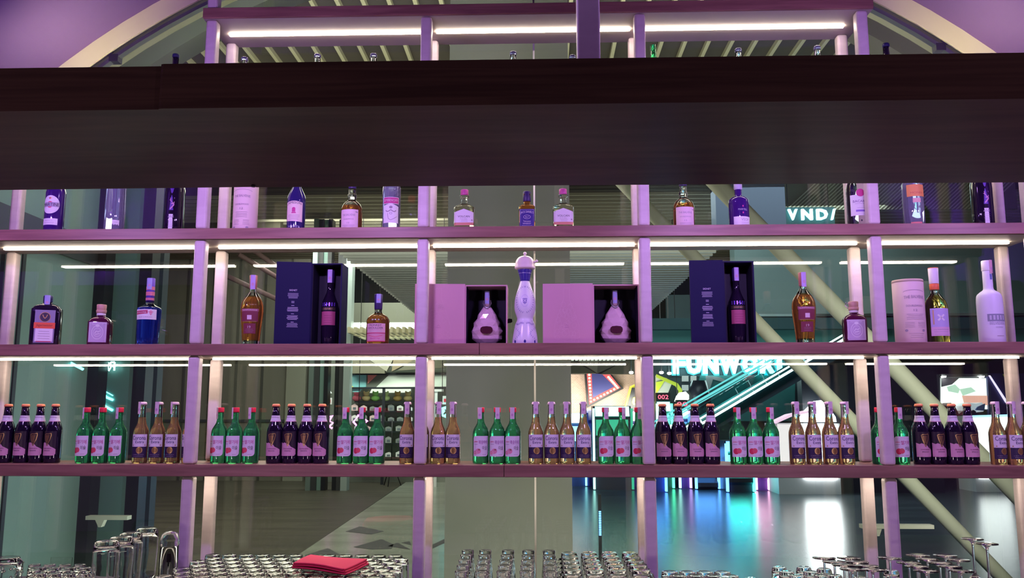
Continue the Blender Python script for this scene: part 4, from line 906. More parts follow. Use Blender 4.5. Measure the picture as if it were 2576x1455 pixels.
# left: receding glass wall and black mullions
b = MB(); a0, a1 = at(-80, 1000, .9), at(205, 1000, 2.0)
b.slab([(a0.x, .9), (a1.x, 2.0), (a1.x, 2.05), (a0.x-.05, .95)], 0, 4.6, TEAL); struct(b.build('wall_side'), 'teal grey glazed wall receding on the left')
b = MB()
for (pa, pb, Ya, Yb, za, zb) in [(-60, 210, .9, 2.0, 2.50, 2.66)]:
    u, v = at(pa, 1000, Ya), at(pb, 1000, Yb); b.slab([(u.x+.01, u.y-.02), (v.x+.01, v.y-.02), (v.x+.02, v.y+.02), (u.x+.02, u.y+.02)], za, zb, BLKM)
for px, Y in [(38, 1.30), (-8, 1.10)]: u = at(px, 1000, Y); b.box(u.x-.012, u.x+.012, Y-.05, Y-.02, 0, 2.5, BLKM)
struct(b.build('trim_5'), 'black transom and joints of the left glazed wall')
for i, (p0, p1, Y, m) in enumerate([(203,243,2.05,BLKM),(243,322,2.25,TEALG),(322,362,2.30,BLKM)]): wallbox('trim_%d' % (6+i), p0, p1, 0, 4.6, Y, .12, m, 1000)
wallbox('wall_panel', 362, 392, 0, 4.2, 3.2, .1, mat('blue_grey', (.06,.09,.12), .4), 1000)
# ribbed wall with grooves
Yw = 16.5; x0, x1 = at(366, 950, Yw).x, at(772, 950, Yw).x; b = MB(); b.box(x0, x1, Yw, Yw+.3, 0, 5.2, CORR); x = x0+.3
while x < x1: b.box(x-.025, x+.025, Yw-.02, Yw, 0, 5.2, mat('groove', (.05,.05,.042), .7)); x += .62
b.box(at(722,950,Yw).x, at(771,950,Yw).x, Yw-.06, Yw-.021, .0, 2.75, mat('door_grey', (.25,.25,.20), .6)); b.box(x0, x1, Yw-.03, Yw-.0205, 1.34, 1.40, DK)
struct(b.build('wall_ribbed'), 'brown grey ribbed wall at the back left')
b = MB(); b.box(x0-3, x0-.001, Yw, Yw+.3, 0, 6, mat('wall_olive', (.11,.11,.09), .7)); struct(b.build('wall_olive'))
# upper left bulkheads and pipes over the ribbed wall
b = MB(); b.box(at(380,700,15).x, at(700,700,15).x, 15, 16.3, 5.3, 6.0, WARMD); struct(b.build('trim_9'), 'dark bulkhead over the ribbed wall')
for i, (pa, pb) in enumerate([((600,640),(700,700)), ((640,632),(760,715)), ((560,690),(700,755))]):
    u, v = at(*pa, 13), at(*pb, 13.6); t = thing('ceiling_pipe', 'slanting pinkish pipe under the far ceiling, %s of three' % ['upper','middle','lower'][i], 'pipe', tuple(u)); t['group'] = 'slanting pipes'
    b = MB(); b.tube([(0,0,0), tuple(v-u)], .05, mat('pipe_rose', (.20,.12,.13), .5), 8); b.build('pipe', t)
# glass-and-aluminium column cluster
ALU = mat('aluminium_green', (.22,.30,.29), .3, .4)
t = thing('mullion_cluster', 'cluster of tall aluminium and dark glass uprights left of the toy shop', 'column', (at(775,1000,14).x, 14, 0))
for i, (a_, b_, m, y) in enumerate([(775,787,ALU,0),(787,800,DK,.05),(800,812,TEALG,.1),(812,822,BLKM,.05),(838,850,BLKM,.1),(850,862,DK,.05),(862,878,mat('aluminium_pale',(.34,.42,.42),.35),0)]):
    u, v = at(a_,1000,14).x-t.location.x, at(b_,1000,14).x-t.location.x; b = MB(); b.box(u, v, y, y+.25, 0, 5.6, m); b.build('upright', t)
# toy shop
SH = 15.6
def em2(n, c, s): return em(n, c, s)
shop = thing('toy_shop_front', 'lit toy shop back wall with coloured geometric header and black shelving', 'shop', (0,0,0))
b = MB(); u, v = pq(825,1000,SH+.6)[0], pq(1150,1000,SH+.6)[0]; b.box(u, v, SH+.6, SH+.7, 0, 2.9, mat('shop_grey', (.16,.18,.15), .6)); b.build('back_panel', shop)
b = MB(); u, v = pq(878,1000,SH)[0], pq(1145,1000,SH)[0]; zt_, zb_ = pq(1000,943,SH)[1], pq(1000,977,SH)[1]
b.box(u, v, SH, SH+.12, zb_, zt_, mat('header_grey', (.13,.14,.12), .6)); b.build('header', shop)
def polyP(parent, name, pts, Y, dep, m): b = MB(); b.prism([pq(x, y, Y) for x, y in pts], Y, Y+dep, m); return b.build(name, parent)
TQ, RR, PW, YL = mat('header_teal',(.22,.52,.56),.5), mat('header_red',(.72,.22,.20),.5), mat('header_white',(.74,.80,.72),.5), mat('header_yellow',(.72,.68,.12),.5)
polyP(shop, 'header_panel', [(886,944),(921,944),(921,974),(886,976)], SH-.03, .03, TQ)
polyP(shop, 'header_panel', [(925,944),(948,944),(925,966)], SH-.03, .03, RR)
polyP(shop, 'header_panel', [(978,944),(1133,943),(1133,973),(946,975)], SH-.03, .03, PW)
polyP(shop, 'header_panel', [(877,950),(880,950),(880,972),(888,972),(888,976),(877,976)], SH-.04, .03, YL)
polyP(shop, 'header_panel', [(886,979),(912,979),(904,987),(887,987)], SH-.03, .03, TQ)
b = MB(); b.box(u, v, SH-.10, SH-.02, zt_-.01+.0, zt_+.04, BLKM); b.box(u, v, SH-.10, SH-.05, zb_-.02, zb_+.02, BLKM); px_ = pq(967,1000,SH)[0]; b.box(px_-.03, px_+.03, SH-.10, SH-.05, 0, zb_, BLKM); b.build('frame', shop)
b = MB(); b.prism([pq(x, y, SH+.56) for x, y in [(935,979),(1033,977),(1033,988),(930,989)]], SH+.56, SH+.6, em2('shop_light', (.95,1,.85), 1.3)); b.build('light_box', shop)
for k, yy in enumerate([1010, 1034, 1060, 1085, 1115, 1150]):
    b = MB(); z = pq(900, yy, SH+.3)[1]; b.box(pq(886,yy,SH)[0], pq(1038,yy,SH)[0], SH+.25, SH+.55, z-.03, z, BLKM); b.build('shelf', shop)
area('shop_lamp', (pq(960,980,SH)[0], SH-1.2, 2.9), (pq(960,1050,SH)[0], SH+.5, 1.2), (.92, 1, .88), 60, 2.4, .3)
cols = [(.80,.18,.24),(.75,.62,.30),(.35,.80,.20),(.62,.80,.35),(.60,.42,.14),(.70,.58,.26)]
cn_ = ['red watermelon','honey yellow','lime green','pale green','brown','sand yellow']
def plush(label, px, py, Y, s_, col, group):
    x, z = pq(px, py, Y); m = mat('plush_%d_%d_%d' % tuple(int(c*20) for c in col), col, .9)
    t = thing('plush_toy', label, 'toy', (x, Y, z), group)
    b = MB(); b.loft([(s_*.25,s_*.25,0),(s_*.5,s_*.4,s_*.25),(s_*.45,s_*.4,s_*.5),(s_*.2,s_*.2,s_*.66)], m, 12); b.build('body', t)
    b = MB(); b.loft([(s_*.12,s_*.12,s_*.6),(s_*.32,s_*.3,s_*.72),(s_*.34,s_*.3,s_*.88),(s_*.15,s_*.15,s_*1.05)], m, 12); b.build('head', t)
    for sg in (1,-1): b = MB(); b.loft([(s_*.10,s_*.05,s_*.92),(s_*.12,s_*.06,s_*1.05),(s_*.05,s_*.04,s_*1.15)], m, 8, cx=sg*s_*.24); b.build('ear', t)
for i, px in enumerate([897,921,944,970,1000,1026]):
    plush('%s plush toy on the top shelf of the toy shop' % cn_[i], px, 1010, SH+.38, .20, cols[i], 'plush toys on the top shelf of the toy shop')
rr = random.Random(11)
def goods(yy, n, x0, x1, rowname):
    for i in range(n):
        px = x0+(x1-x0)*i/(n-1); x, z = pq(px, yy, SH+.38); c = rr.choice([(.8,.82,.8),(.70,.76,.80),(.35,.38,.36),(.75,.55,.55),(.22,.25,.24),(.85,.85,.82)]); h = rr.uniform(.09,.17)
        t = thing('boxed_toy', 'small boxed toy on the %s shelf of the toy shop, %s from the left' % (rowname, coln[i]), 'toy', (x, SH+.38, z), 'boxed toys on the %s shelf of the toy shop' % rowname)
        m = mat('toy_box_%d_%d' % (int(c[0]*20), int(c[2]*20)), c, .5); b = MB(); b.prism([(-.07,0),(.07,0),(.07,h*.7),(.0,h),(-.07,h*.75)], -.05, .08, m); b.build('carton', t)
        b = MB(); b.box(-.035,.035,-.056,-.051,h*.15,h*.5, mat('toy_window',(.15,.17,.2),.2)); b.build('window_patch', t)
goods(1034, 7, 893, 1030, 'second'); goods(1060, 7, 893, 1030, 'third'); goods(1085, 6, 900, 1030, 'fourth'); goods(1115, 6, 900, 1030, 'fifth'); goods(1150, 6, 900, 1030, 'lowest')
def neonp(name, label, pts, Y, r, m, cat='neon sign', closed=True):
    P_ = [at(x, y, Y) for x, y in pts]; o = P_[0]; t = thing(name, label, cat, tuple(o)); b = MB(); q = [tuple(p-o) for p in P_]
    if closed: q.append(q[0])
    b.tube(q, r, m, 8); b.build('neon_or_reflected_tube', t)
    # slim black wire holding the tube to the ceiling grid is hidden in the dark
    return t
NP = em('neon_pink', (1, .22, .85), 5); NC = em('neon_or_reflected_cyan', (.15,.95,1), 6); NB = em('neon_blue', (.10,.35,1), 6); NG = em('neon_green', (.1,1,.55), 5)
neonp('neon_diamond', 'pink neon diamond outline inside the toy shop', [(902,1045),(924,1060),(903,1078),(889,1062)], 14.8, .025, NP)
t = neonp('neon_figures', 'pink neon squiggle left of the toy shop', [(826,1050),(836,1046),(828,1060),(838,1064),(828,1074),(836,1078)], 15, .025, NP, closed=False)
# card stand with small notices
for i, (px, lb) in enumerate([(814,'left'),(829,'right')]):
    x, z = pq(px, 1018, 15); t = thing('notice_card', 'small white card with red figure left of the toy shop, %s one' % lb, 'sign', (x, 15, z), 'notice cards left of the toy shop'); b = MB(); b.box(-.05,.05,0,.01,0,.14,WHITE); b.build('card', t); b = MB(); b.box(-.02,.02,-.006,-.001,.03,.10,RED); b.build('print', t)
t = thing('display_stand', 'pale forked stand with pendant lamps left of the toy shop', 'stand', (pq(822,1000,15)[0], 15, 0)); b = MB(); b.box(-.02,.02,0,.04,0,pq(822,975,15)[1],BEIGE); b.build('pole', t); b = MB(); b.prism([(-.10,pq(822,990,15)[1]),(.10,pq(822,990,15)[1]),(.02,pq(822,975,15)[1]),(-.02,pq(822,975,15)[1])], -.03,.05,em('lamp_pale',(.9,1,.9),1.4)); b.build('lamp_shade', t)
t = thing('display_stand', 'white stand between the second post and the grey pillar', 'stand', (pq(1097,1000,15)[0], 15, 0)); b = MB(); b.box(-.03,.03,0,.04,0,pq(822,980,15)[1],WHITE); b.build('pole', t); b = MB(); b.box(-.15,.15,-.02,.04,pq(822,986,15)[1],pq(822,980,15)[1],WHITE); b.build('top_bar', t)
x, z = pq(1120,1018,15); t = thing('notice_card', 'white card with red square beside the grey pillar', 'sign', (x, 15, z)); b = MB(); b.box(-.07,.07,0,.01,0,.18,WHITE); b.build('card', t); b = MB(); b.box(-.03,.03,-.006,-.001,.05,.12,RED); b.build('print', t)
neonp('neon_ring', 'cyan and white neon curl between the second post and the pillar', [(1112,1030),(1122,1026),(1128,1036),(1120,1048),(1110,1044),(1116,1034)], 14.8, .035, NC)
# small tripod on the far floor
t = thing('tripod', 'small black tripod on the tiled floor beyond the glass', 'tripod', (atz(1011,1210,0).x, 15.2, 0))
for i in range(3): b = MB(); a_ = 2*PI*i/3+.4; b.tube([(0,0,.55),(.22*math.cos(a_),.22*math.sin(a_),0)], .012, BLACK, 6); b.build('leg', t)
b = MB(); b.tube([(0,0,.5),(0,0,1.4)], .014, BLACK, 6); b.build('pole', t)
# bright bar light with slats, upper middle
Yk = 15; t = thing('linear_light', 'long white ceiling light seen beside the amber whisky bottle', 'light', (pq(952,820,Yk)[0], Yk, pq(952,820,Yk)[1]))
b = MB(); w_ = (pq(1042,820,Yk)[0]-pq(863,820,Yk)[0])/2; b.box(-w_, w_, 0, .15, -.055, .055, em('tube_white', (.95,1,.92), 7)); b.build('tube', t)
b = MB(); b.box(-w_-.2, w_+.2, -.05, .35, .07, .5, mat('beam_grey',(.22,.24,.20),.6)); b.build('housing', t)
struct(MB().box(pq(700,700,15.5)[0], pq(1122,700,15.5)[0], 15.5, 15.9, pq(900,812,15.5)[1], pq(900,775,15.5)[1], mat('beam_olive',(.16,.17,.13),.6)).build('trim_10'), 'olive beam over the linear light')
b = MB()
for i in range(13): u = pq(882+15*i, 845, 14)[0]; b.box(u, u+.055, 13.7, 15.4, pq(900,838,15)[1]-.12, pq(900,838,15)[1], BEIGE)
t = b.build('slatted_grille'); tag(t, 'beige slatted ceiling grille under the linear light', 'grille')
# dark wedge panels over the shops
b = MB()
for tri, m in [([(878,905),(925,905),(968,932),(968,940),(878,940)],WARMD),([(925,903),(990,903),(972,935)],mat('wedge_taupe',(.20,.18,.14),.6)),([(990,903),(1045,905),(985,935)],mat('wedge_brown',(.15,.11,.065),.6)),([(1045,903),(1125,905),(1125,925),(1000,933)],WARMD)]:
    b.prism([pq(x, y, 15.2) for x, y in tri], 15.2, 15.35, m)
struct(b.build('trim_11'), 'folded wedge panels over the toy shop')
b = MB()
for tri, m in [([(1436,905),(1500,940),(1436,940)],WARMD),([(1445,903),(1505,903),(1502,938)],mat('wedge_taupe',(.20,.18,.14),.6)),([(1505,903),(1580,905),(1502,940)],mat('wedge_dark',(.10,.09,.07),.6)),([(1580,903),(1620,905),(1620,942),(1510,942)],WARMD)]:
    b.prism([pq(x, y, 15.2) for x, y in tri], 15.2, 15.35, m)
struct(b.build('trim_12'), 'folded wedge panels over the arcade wall')
# ribbed ceiling light right of the pillar
t = thing('ribbed_light', 'slatted white ceiling light above the brick arcade wall', 'light', (pq(1437,904,15)[0], 15, pq(1437,904,15)[1]))
for i in range(14): b = MB(); b.prism([(.085*i,-.03),(.085*i+.055,-.03),(.085*i+.075,.04),(.085*i+.02,.04)], 0, .1, em('slat_light', (.9,.95,.85), 1.0)); b.build('slat', t)
# ------------------------------------------------------------------ arcade
YA = 16
BRK = mat('arcade_brick', (.62,.40,.30), .8); nt = BRK.node_tree; bt = nt.nodes.new('ShaderNodeTexBrick'); bt.inputs['Scale'].default_value = 9
bt.inputs['Color1'].default_value = (.66,.43,.33,1); bt.inputs['Color2'].default_value = (.55,.35,.27,1); bt.inputs['Mortar'].default_value = (.72,.60,.50,1)
tcn = nt.nodes.new('ShaderNodeTexCoord'); mpn = nt.nodes.new('ShaderNodeMapping'); mpn.inputs['Rotation'].default_value = (PI/2, 0, 0)
nt.links.new(tcn.outputs['Object'], mpn.inputs[0]); nt.links.new(mpn.outputs[0], bt.inputs['Vector']); nt.links.new(bt.outputs[0], nt.nodes['Principled BSDF'].inputs['Base Color'])
struct(MB().box(pq(1380,1000,YA)[0], pq(1640,1000,YA)[0], YA, YA+.2, 0, pq(1500,942,YA)[1], BRK).build('wall_brick'), 'brick arcade wall lit from below')
struct(MB().box(pq(1640,1000,16.3)[0], pq(2030,1000,16.3)[0], 16.3, 16.5, 0, pq(1500,860,16.3)[1], mat('arcade_night',(.03,.05,.06),.5)).build('wall_arcade'), 'dark arcade back wall')
area('arcade_lamp', (pq(1520,1000,YA)[0], YA-.85, 1.75), (pq(1520,980,YA)[0], YA, 1.9), (1,.93,.84), 60, 2.0, .3)
def ext(name, label, pts, Y, dep, m, cat, parts=()):
    c = at(pts[0][0], pts[0][1], Y); t = thing(name, label, cat, tuple(c)); R = lambda q: [(pq(x, y, Y)[0]-c.x, pq(x, y, Y)[1]-c.z) for x, y in q]
    b = MB(); b.prism(R(pts), 0, dep, m); b.build('panel', t)
    for nm, q, d0, d1, mm in parts: b = MB(); b.prism(R(q), d0, d1, mm); b.build(nm, t)
    return t, c, R
t, c, R = ext('marquee_arrow', 'red arrow marquee sign with round bulbs on the brick wall', [(1471,938),(1536,938),(1569,978),(1478,1026)], YA-.25, .25, BLACK, 'sign',
  [('border', [(1476,941),(1533,941),(1561,976),(1482,1019)], -.03, 0, em('marquee_red', (1,.10,.12), 1.3)), ('inner_panel', [(1488,941),(1513,941),(1545,973),(1491,1001)], -.05, -.03, mat('navy_flat',(.03,.03,.13),.4))])
for i in range(24):
    q = [(1482,946),(1483,965),(1485,985),(1484,1011)] ; path = [(1482,944),(1486,1011),(1553,976),(1527,946)]; s_ = i/24*3; k = int(s_); f_ = s_-k
    x, y = path[k][0]+(path[k+1][0]-path[k][0])*f_, path[k][1]+(path[k+1][1]-path[k][1])*f_; u = R([(x, y)])[0]
    b = MB(); b.loft([(.018,.018,-.02),(.026,.026,-.005),(.026,.026,.012),(.012,.012,.024)], em('bulb_warm', (1,.80,.45), 4), 10); o = b.build('bulb', t, (u[0], -.05, u[1]))
t, c, R = ext('letter_sign', 'black tilted sign with yellow border and yellow G beside the third post', [(1586,972),(1600,966),(1620,975),(1620,1036),(1585,1042),(1570,1032)], YA-.6, .15, mat('sign_yellow',(.80,.72,.05),.5,emit=(.8,.7,.05),es=.5), 'sign',
  [('face', [(1589,976),(1620,976),(1620,1032),(1588,1036),(1575,1029)], -.04, 0, BLACK), ('letter', [(1592,1001),(1604,998),(1606,1002),(1597,1005),(1595,1015),(1602,1015),(1602,1009),(1606,1009),(1606,1019),(1592,1019),(1589,1012)], -.07, -.04, MATS['sign_yellow'])])
ext('wall_graphic', 'white and lime slanted panel right of the third post', [(1650,945),(1678,952),(1690,966),(1672,1010),(1650,1025)], YA-.5, .1, mat('graphic_white',(.55,.60,.52),.5), 'sign', [('lime_stripe', [(1650,962),(1672,958),(1655,985),(1650,992)], -.03, 0, mat('lime',(.55,.68,.05),.5)), ('lime_edge', [(1650,942),(1704,965),(1716,982),(1712,1002),(1704,1000),(1706,984),(1698,972),(1650,950)], -.05, -.03, MATS['lime'])])
ext('round_lamp', 'glaring round white lamp over the arcade', [(1705,996),(1712,988),(1725,986),(1733,994),(1733,1005),(1722,1011),(1700,1010)], YA-1, .2, em('lamp_glare', (.92,1,1), 6), 'light')
def cabinet(label, px, py, pb, wd, body, scr, top, Y=15, txt=None):
    x, z = pq(px, py, Y); t = thing('arcade_machine', label, 'arcade machine', (x, Y, 0), 'arcade machines'); h = z
    prof = [(0,0),(.7,0),(.7,h),(.1,h),(.0,h-.22),(.12,h-.26),(.12,h-.62),(-.08,h-.72),(-.08,h-.80),(0,h-.86)]
    b = MB(); w2 = wd/2; vs0 = [b.bm.verts.new((-w2, p[0], p[1])) for p in prof]; vs1 = [b.bm.verts.new((w2, p[0], p[1])) for p in prof]; n = len(prof); kk = b.mi(body)
    b.bm.faces.new(vs0); b.bm.faces.new(vs1[::-1]); [b.bm.faces.new((vs0[i], vs1[i], vs1[(i+1)%n], vs0[(i+1)%n])) for i in range(n)]
    b.build('cabinet_body', t)
    b = MB(); b.box(-w2*.85, w2*.85, .10, .115, h-.60, h-.28, scr); b.build('screen', t)
    b = MB(); b.quad([(-w2*.9,-.012,h-.21),(w2*.9,-.012,h-.21),(w2*.9,.085,h-.01),(-w2*.9,.085,h-.01)], top); b.build('marquee', t)
    for sg in (1,-1): b = MB(); b.box(sg*w2-.02, sg*w2+.02, -.10, .0, .02, h-.05, scr if sg > 0 else top); b.build('edge_light', t)
    if txt:
        m = em('digit_red', (1,.08,.15), 5); d = Flat(); d.text(txt, 0, h+.09, .22, .09, m, 0); d.build('digits', t, None, y=.08)
        b = MB(); b.box(-w2,w2,.09,.3,h,h+.18,BLACK); b.build('score_box', t)
    return t
ec = lambda n, c, s: em(n, c, s)
cabinet('arcade machine with pale cyan screen, behind the right-hand lagers of the centre bay', 1449, 1040, 1190, .40, mat('arcade_blue',(.02,.06,.30),.4), ec('scr_cyan',(.30,.85,1),2.6), ec('scr_white',(.85,.95,1),3), 15.25)
cabinet('arcade machine with green framed screen, behind the right soju trio of the centre bay', 1540, 1022, 1190, .78, mat('arcade_black',(.02,.02,.04),.4), ec('scr_green',(.05,.55,.32),1.2), ec('scr_aqua',(.45,1,.95),3), 14.4)
cabinet('arcade machine with pink and white glow, just left of the third post', 1589, 1035, 1190, .38, mat('arcade_violet',(.10,.03,.25),.4), ec('scr_pink',(.85,.55,1),3), ec('scr_white',(.85,.95,1),3), 15.25)
cabinet('blue arcade machine before the brick wall', 1499, 1033, 1190, .38, mat('arcade_royal',(.03,.04,.35),.4), ec('scr_navy',(.02,.05,.35),.8), ec('scr_navy',(.02,.05,.35),.8), 15.25)
cabinet('arcade machine with green light column and red digits, right of the third post', 1670, 1010, 1190, .30, mat('arcade_teal',(.02,.10,.10),.4), ec('scr_mint',(.10,1,.55),4), ec('scr_aqua',(.45,1,.95),3), 14.75, '002')
cabinet('arcade machine with violet light and red digits, second right of the third post', 1718, 1028, 1190, .22, mat('arcade_violet',(.10,.03,.25),.4), ec('scr_violet',(.55,.35,1),3), ec('scr_aqua',(.45,1,.95),3), 14.75, '00')
cabinet('low blue arcade machine under the escalator', 1640, 1090, 1190, .5, mat('arcade_blue',(.02,.06,.30),.4), ec('scr_blue',(.10,.35,1),6), ec('scr_blue',(.10,.35,1),6), 13.95)
cabinet('low teal-lit machine behind the soju trio of the fourth bay', 1858, 1110, 1190, .52, mat('arcade_black',(.02,.02,.04),.4), ec('scr_teal',(.05,.95,.85),9), ec('scr_blue',(.10,.35,1),6), 13.95)
cabinet('low machine with blue screen left of the glowing kiosk', 1776, 1125, 1190, .46, mat('arcade_black',(.02,.02,.04),.4), ec('scr_blue',(.10,.35,1),6), ec('scr_blue',(.10,.35,1),6), 14.6)
cabinet('low machine with pink screen beside the glowing kiosk', 1912, 1100, 1190, .26, mat('arcade_violet',(.10,.03,.25),.4), ec('scr_rose',(1,.45,.75),5), ec('scr_rose',(1,.45,.75),5), 14.4)
# dark sculpture-like column
t = thing('dark_column', 'dark rounded column standing left of the escalator', 'column', (pq(1762,1100,15.6)[0], 15.6, 0)); b = MB(); zt_ = pq(1762,958,15.6)[1]
b.loft([(.20,.2,0),(.20,.2,zt_*.6),(.27,.22,zt_*.85),(.16,.16,zt_)], mat('column_dark',(.02,.025,.04),.3), 18, cx=.0); b.build('shaft', t)
b = MB(); b.loft([(.10,.1,zt_*.55),(.21,.2,zt_*.7),(.19,.18,zt_*.84),(.08,.08,zt_*.9)], mat('column_grey',(.09,.10,.10),.4), 16, cx=-.24); b.build('side_bulge', t)
# neon sign FUNWORLD
Yn = 16.2; FW_ = em('sign_white_cyan', (.72,.97,1), 12); FH = em('sign_halo_cyan', (.05,.72,.95), 2.2)
x0, z0 = pq(1693, 941, Yn); x1, z1 = pq(2030, 893, Yn)
t = thing('neon_or_reflected_sign', 'large glowing white cyan FUNWORLD letter sign', 'sign', (x0, Yn, z0)); s_ = (x1-x0)/8; H_ = z1-z0
for i, ch in enumerate('FUNWORLD'):
    cw = [.80,.95,.98,1.30,1.02,.98,.80,1.0]; xa = sum(cw[:i])/sum(cw)*(x1-x0); ww = cw[i]/sum(cw)*(x1-x0)*.90
    vs, fs = text2d(ch, .045)
    for nm, gx, y0, y1, mm in (('halo', .0, .02, .06, FH), ('letter', 0, -.08, -.02, FW_)):
        vs, fs = text2d(ch, .05 if nm == 'letter' else .10)
        gx = .16 if nm == 'halo' else 0
        b = MB(); kk = b.mi(mm); g = 1+gx
        V0 = [b.bm.verts.new((xa+ww*(.5+v[0]*g), y0, H_*(.5+v[1]*g))) for v in vs]
        for f in fs: b.bm.faces.new([V0[j] for j in f])
        r_ = bmesh.ops.extrude_face_region(b.bm, geom=b.bm.faces[:]); bmesh.ops.translate(b.bm, vec=(0, y1-y0, 0), verts=[v for v in r_['geom'] if isinstance(v, bmesh.types.BMVert)])
        b.build(nm, t)
b = MB(); b.box(-.1, x1-x0+.3, .08, .2, -.06, H_+1.4, mat('sign_board', (.04,.07,.08), .5)); b.build('backing_board', t)
# teal arcade graphic behind the escalator
t, c, R = ext('wall_graphic', 'teal wall graphic with pale hockey stick behind the escalator', [(1762,945),(2000,945),(2000,1060),(1750,1060)], 16.2, .1, mat('graphic_teal',(.05,.24,.24),.5), 'sign',
  [('stick', [(1775,945),(1812,950),(1826,958),(1822,963),(1793,955),(1785,980),(1777,978)], -.03, 0, mat('stick_grey',(.42,.50,.52),.5)), ('cone', [(1870,945),(1900,945),(1885,985)], -.03, 0, mat('cone_rose',(.45,.22,.24),.5))])
for i in range(2):
    for j in range(2): ext('lit_window', 'small lit square window left of the hockey stick, %s %s' % (['upper','lower'][j], ['left','right'][i]), [(1716+22*i,946+23*j),(1732+20*i,946+23*j),(1732+20*i,960+23*j),(1716+22*i,960+23*j)], 16.25, .05, em('win_pale',(.62,.75,.75),.8), 'window')
# escalator
Y0_, Y1_ = 12.6, 13.7
t = thing('escalator', 'escalator rising to the right with cyan lit handrails below the neon sign', 'escalator', (0,0,0))
CY = em('rail_cyan', (.16,.75,.80), 1.3); CW = em('rail_white', (.75,1,1), 3.6)
def line(pa, pb, Y, r, m, nm): b = MB(); b.tube([tuple(at(*pa, Y)), tuple(at(*pb, Y))], r, m, 8); b.build(nm, t)
line((1625,1085),(2010,865),Y0_,.022,CY,'handrail'); line((1640,1083),(2020,867),Y0_+.05,.010,CY,'rail_light'); line((1600,1088),(1990,864),Y1_,.016,CY,'handrail')
line((1766,1066),(2130,850),Y0_-.01,.022,CW,'skirt_light'); line((1690,1105),(1765,1060),Y0_-.01,.024,CW,'skirt_light'); line((1700,1090),(2140,832),Y0_,.016,CW,'skirt_light')
def skew(pa, pb, thick, Y0, Y1, m, nm):
    a_, b_ = at(*pa, Y0), at(*pb, Y0); q = MB(); q.prism([(a_.x,a_.z),(b_.x,b_.z),(b_.x,b_.z-thick),(a_.x,a_.z-thick)], Y0, Y1, m); q.build(nm, t)
skew((1700,1098),(2140,842),.30,Y0_+.03,Y1_,mat('truss_dark',(.02,.04,.06),.4),'truss')
skew((1640,1098),(2020,866),.52,Y0_+.0,Y0_+.012,glass_pane('rail_glass',(.62,.92,.92),1.45,.02),'glass_balustrade')
skew((1660,1094),(2040,862),.52,Y1_,Y1_+.012,MATS['rail_glass'],'glass_balustrade')
for i in range(6): pa = (1850+32*i, 985-20*i-6); line(pa, (pa[0]+18, pa[1]+34), Y0_-.005, .008, mat('strut_steel',(.35,.50,.52),.3,.6), 'strut')
# glowing kiosk
KW = em('kiosk_white', (.93,.95,1), 10); Yq = 13.6
t, c, R = ext('glowing_kiosk', 'glaring white kiosk behind the right-hand lagers of the fourth bay', [(1950,1066),(2112,1066),(2112,1158),(1960,1158)], Yq, .8, mat('kiosk_body',(.75,.75,.78),.4), 'kiosk',
 [('front_light', [(2024,1072),(2106,1072),(2106,1205),(2024,1205)], -.05, 0, KW), ('side_panel', [(1955,1068),(2020,1068),(2020,1190),(1966,1190)], -.03, 0, em('kiosk_soft',(.9,.82,.85),1.3)), ('canopy_rim', [(1950,1066),(1990,1048),(2030,1040),(2030,1034),(1985,1043),(1946,1062)], -.08, .3, em('kiosk_rose',(.85,.55,.75),1.5)), ('arch_light', [(2010,1062),(2020,1040),(2050,1010),(2064,1008),(2082,1024),(2100,1050),(2102,1062)], -.05, .1, KW)])
b = MB(); u = R([(1950,1158)])[0]; b.box(u[0], R([(2112,1158)])[0][0], .0, .8, u[1]-c.z-u[1], u[1], MATS['kiosk_body']) if False else b.box(u[0]+.05, R([(2112,1158)])[0][0], .0, .8, -c.z, u[1], MATS['kiosk_body']); b.build('base', t)
# far right shop with pictures
t, c, R = ext('picture_wall', 'bright white and green picture panel at the far right', [(2363,942),(2482,942),(2484,1032),(2363,1032)], 15.5, .15, mat('picture_frame',(.10,.10,.12),.5), 'sign',
 [('picture', [(2366,952),(2481,952),(2483,1030),(2366,1030)], -.03, 0, em('picture_white',(.88,1,.93),1.7)), ('green_patch', [(2380,974),(2400,968),(2412,980),(2408,990),(2384,985)], -.05, -.03, em('picture_green',(.55,.82,.65),1.1)), ('green_patch', [(2412,980),(2440,975),(2452,985),(2420,996)], -.05, -.03, em('picture_green',(.55,.82,.65),1.1)),
 ('salmon_patch', [(2418,996),(2482,996),(2483,1020),(2425,1022)], -.05, -.03, em('picture_salmon',(1,.52,.42),1.0)), ('grey_patch', [(2366,952),(2410,952),(2392,968),(2366,974)], -.05, -.03, mat('patch_grey',(.35,.32,.36),.6)), ('top_rail', [(2363,942),(2490,942),(2490,948),(2363,950)], -.1, 0, STEEL)])
for i, px in enumerate([2376, 2472]): ext('spotlight', 'small white spotlight above the far right picture, %s' % ['left','right'][i], [(px-5,947),(px+5,946),(px+4,950),(px-4,951)], 15.33, .08, em('spot_white',(1,1,1),8), 'light')
t, c, R = ext('wall_graphic', 'navy violet panel with lime stripe at the right edge', [(2484,940),(2600,940),(2600,1060),(2490,1060)], 15.4, .1, mat('graphic_navy',(.05,.05,.20),.5), 'sign', [('lime_stripe', [(2522,942),(2532,942),(2546,970),(2545,982)], -.03, 0, MATS['lime']), ('light_line', [(2486,945),(2489,945),(2533,1012),(2529,1014)], -.04, 0, em('line_lilac',(.8,.7,1),1.5))])
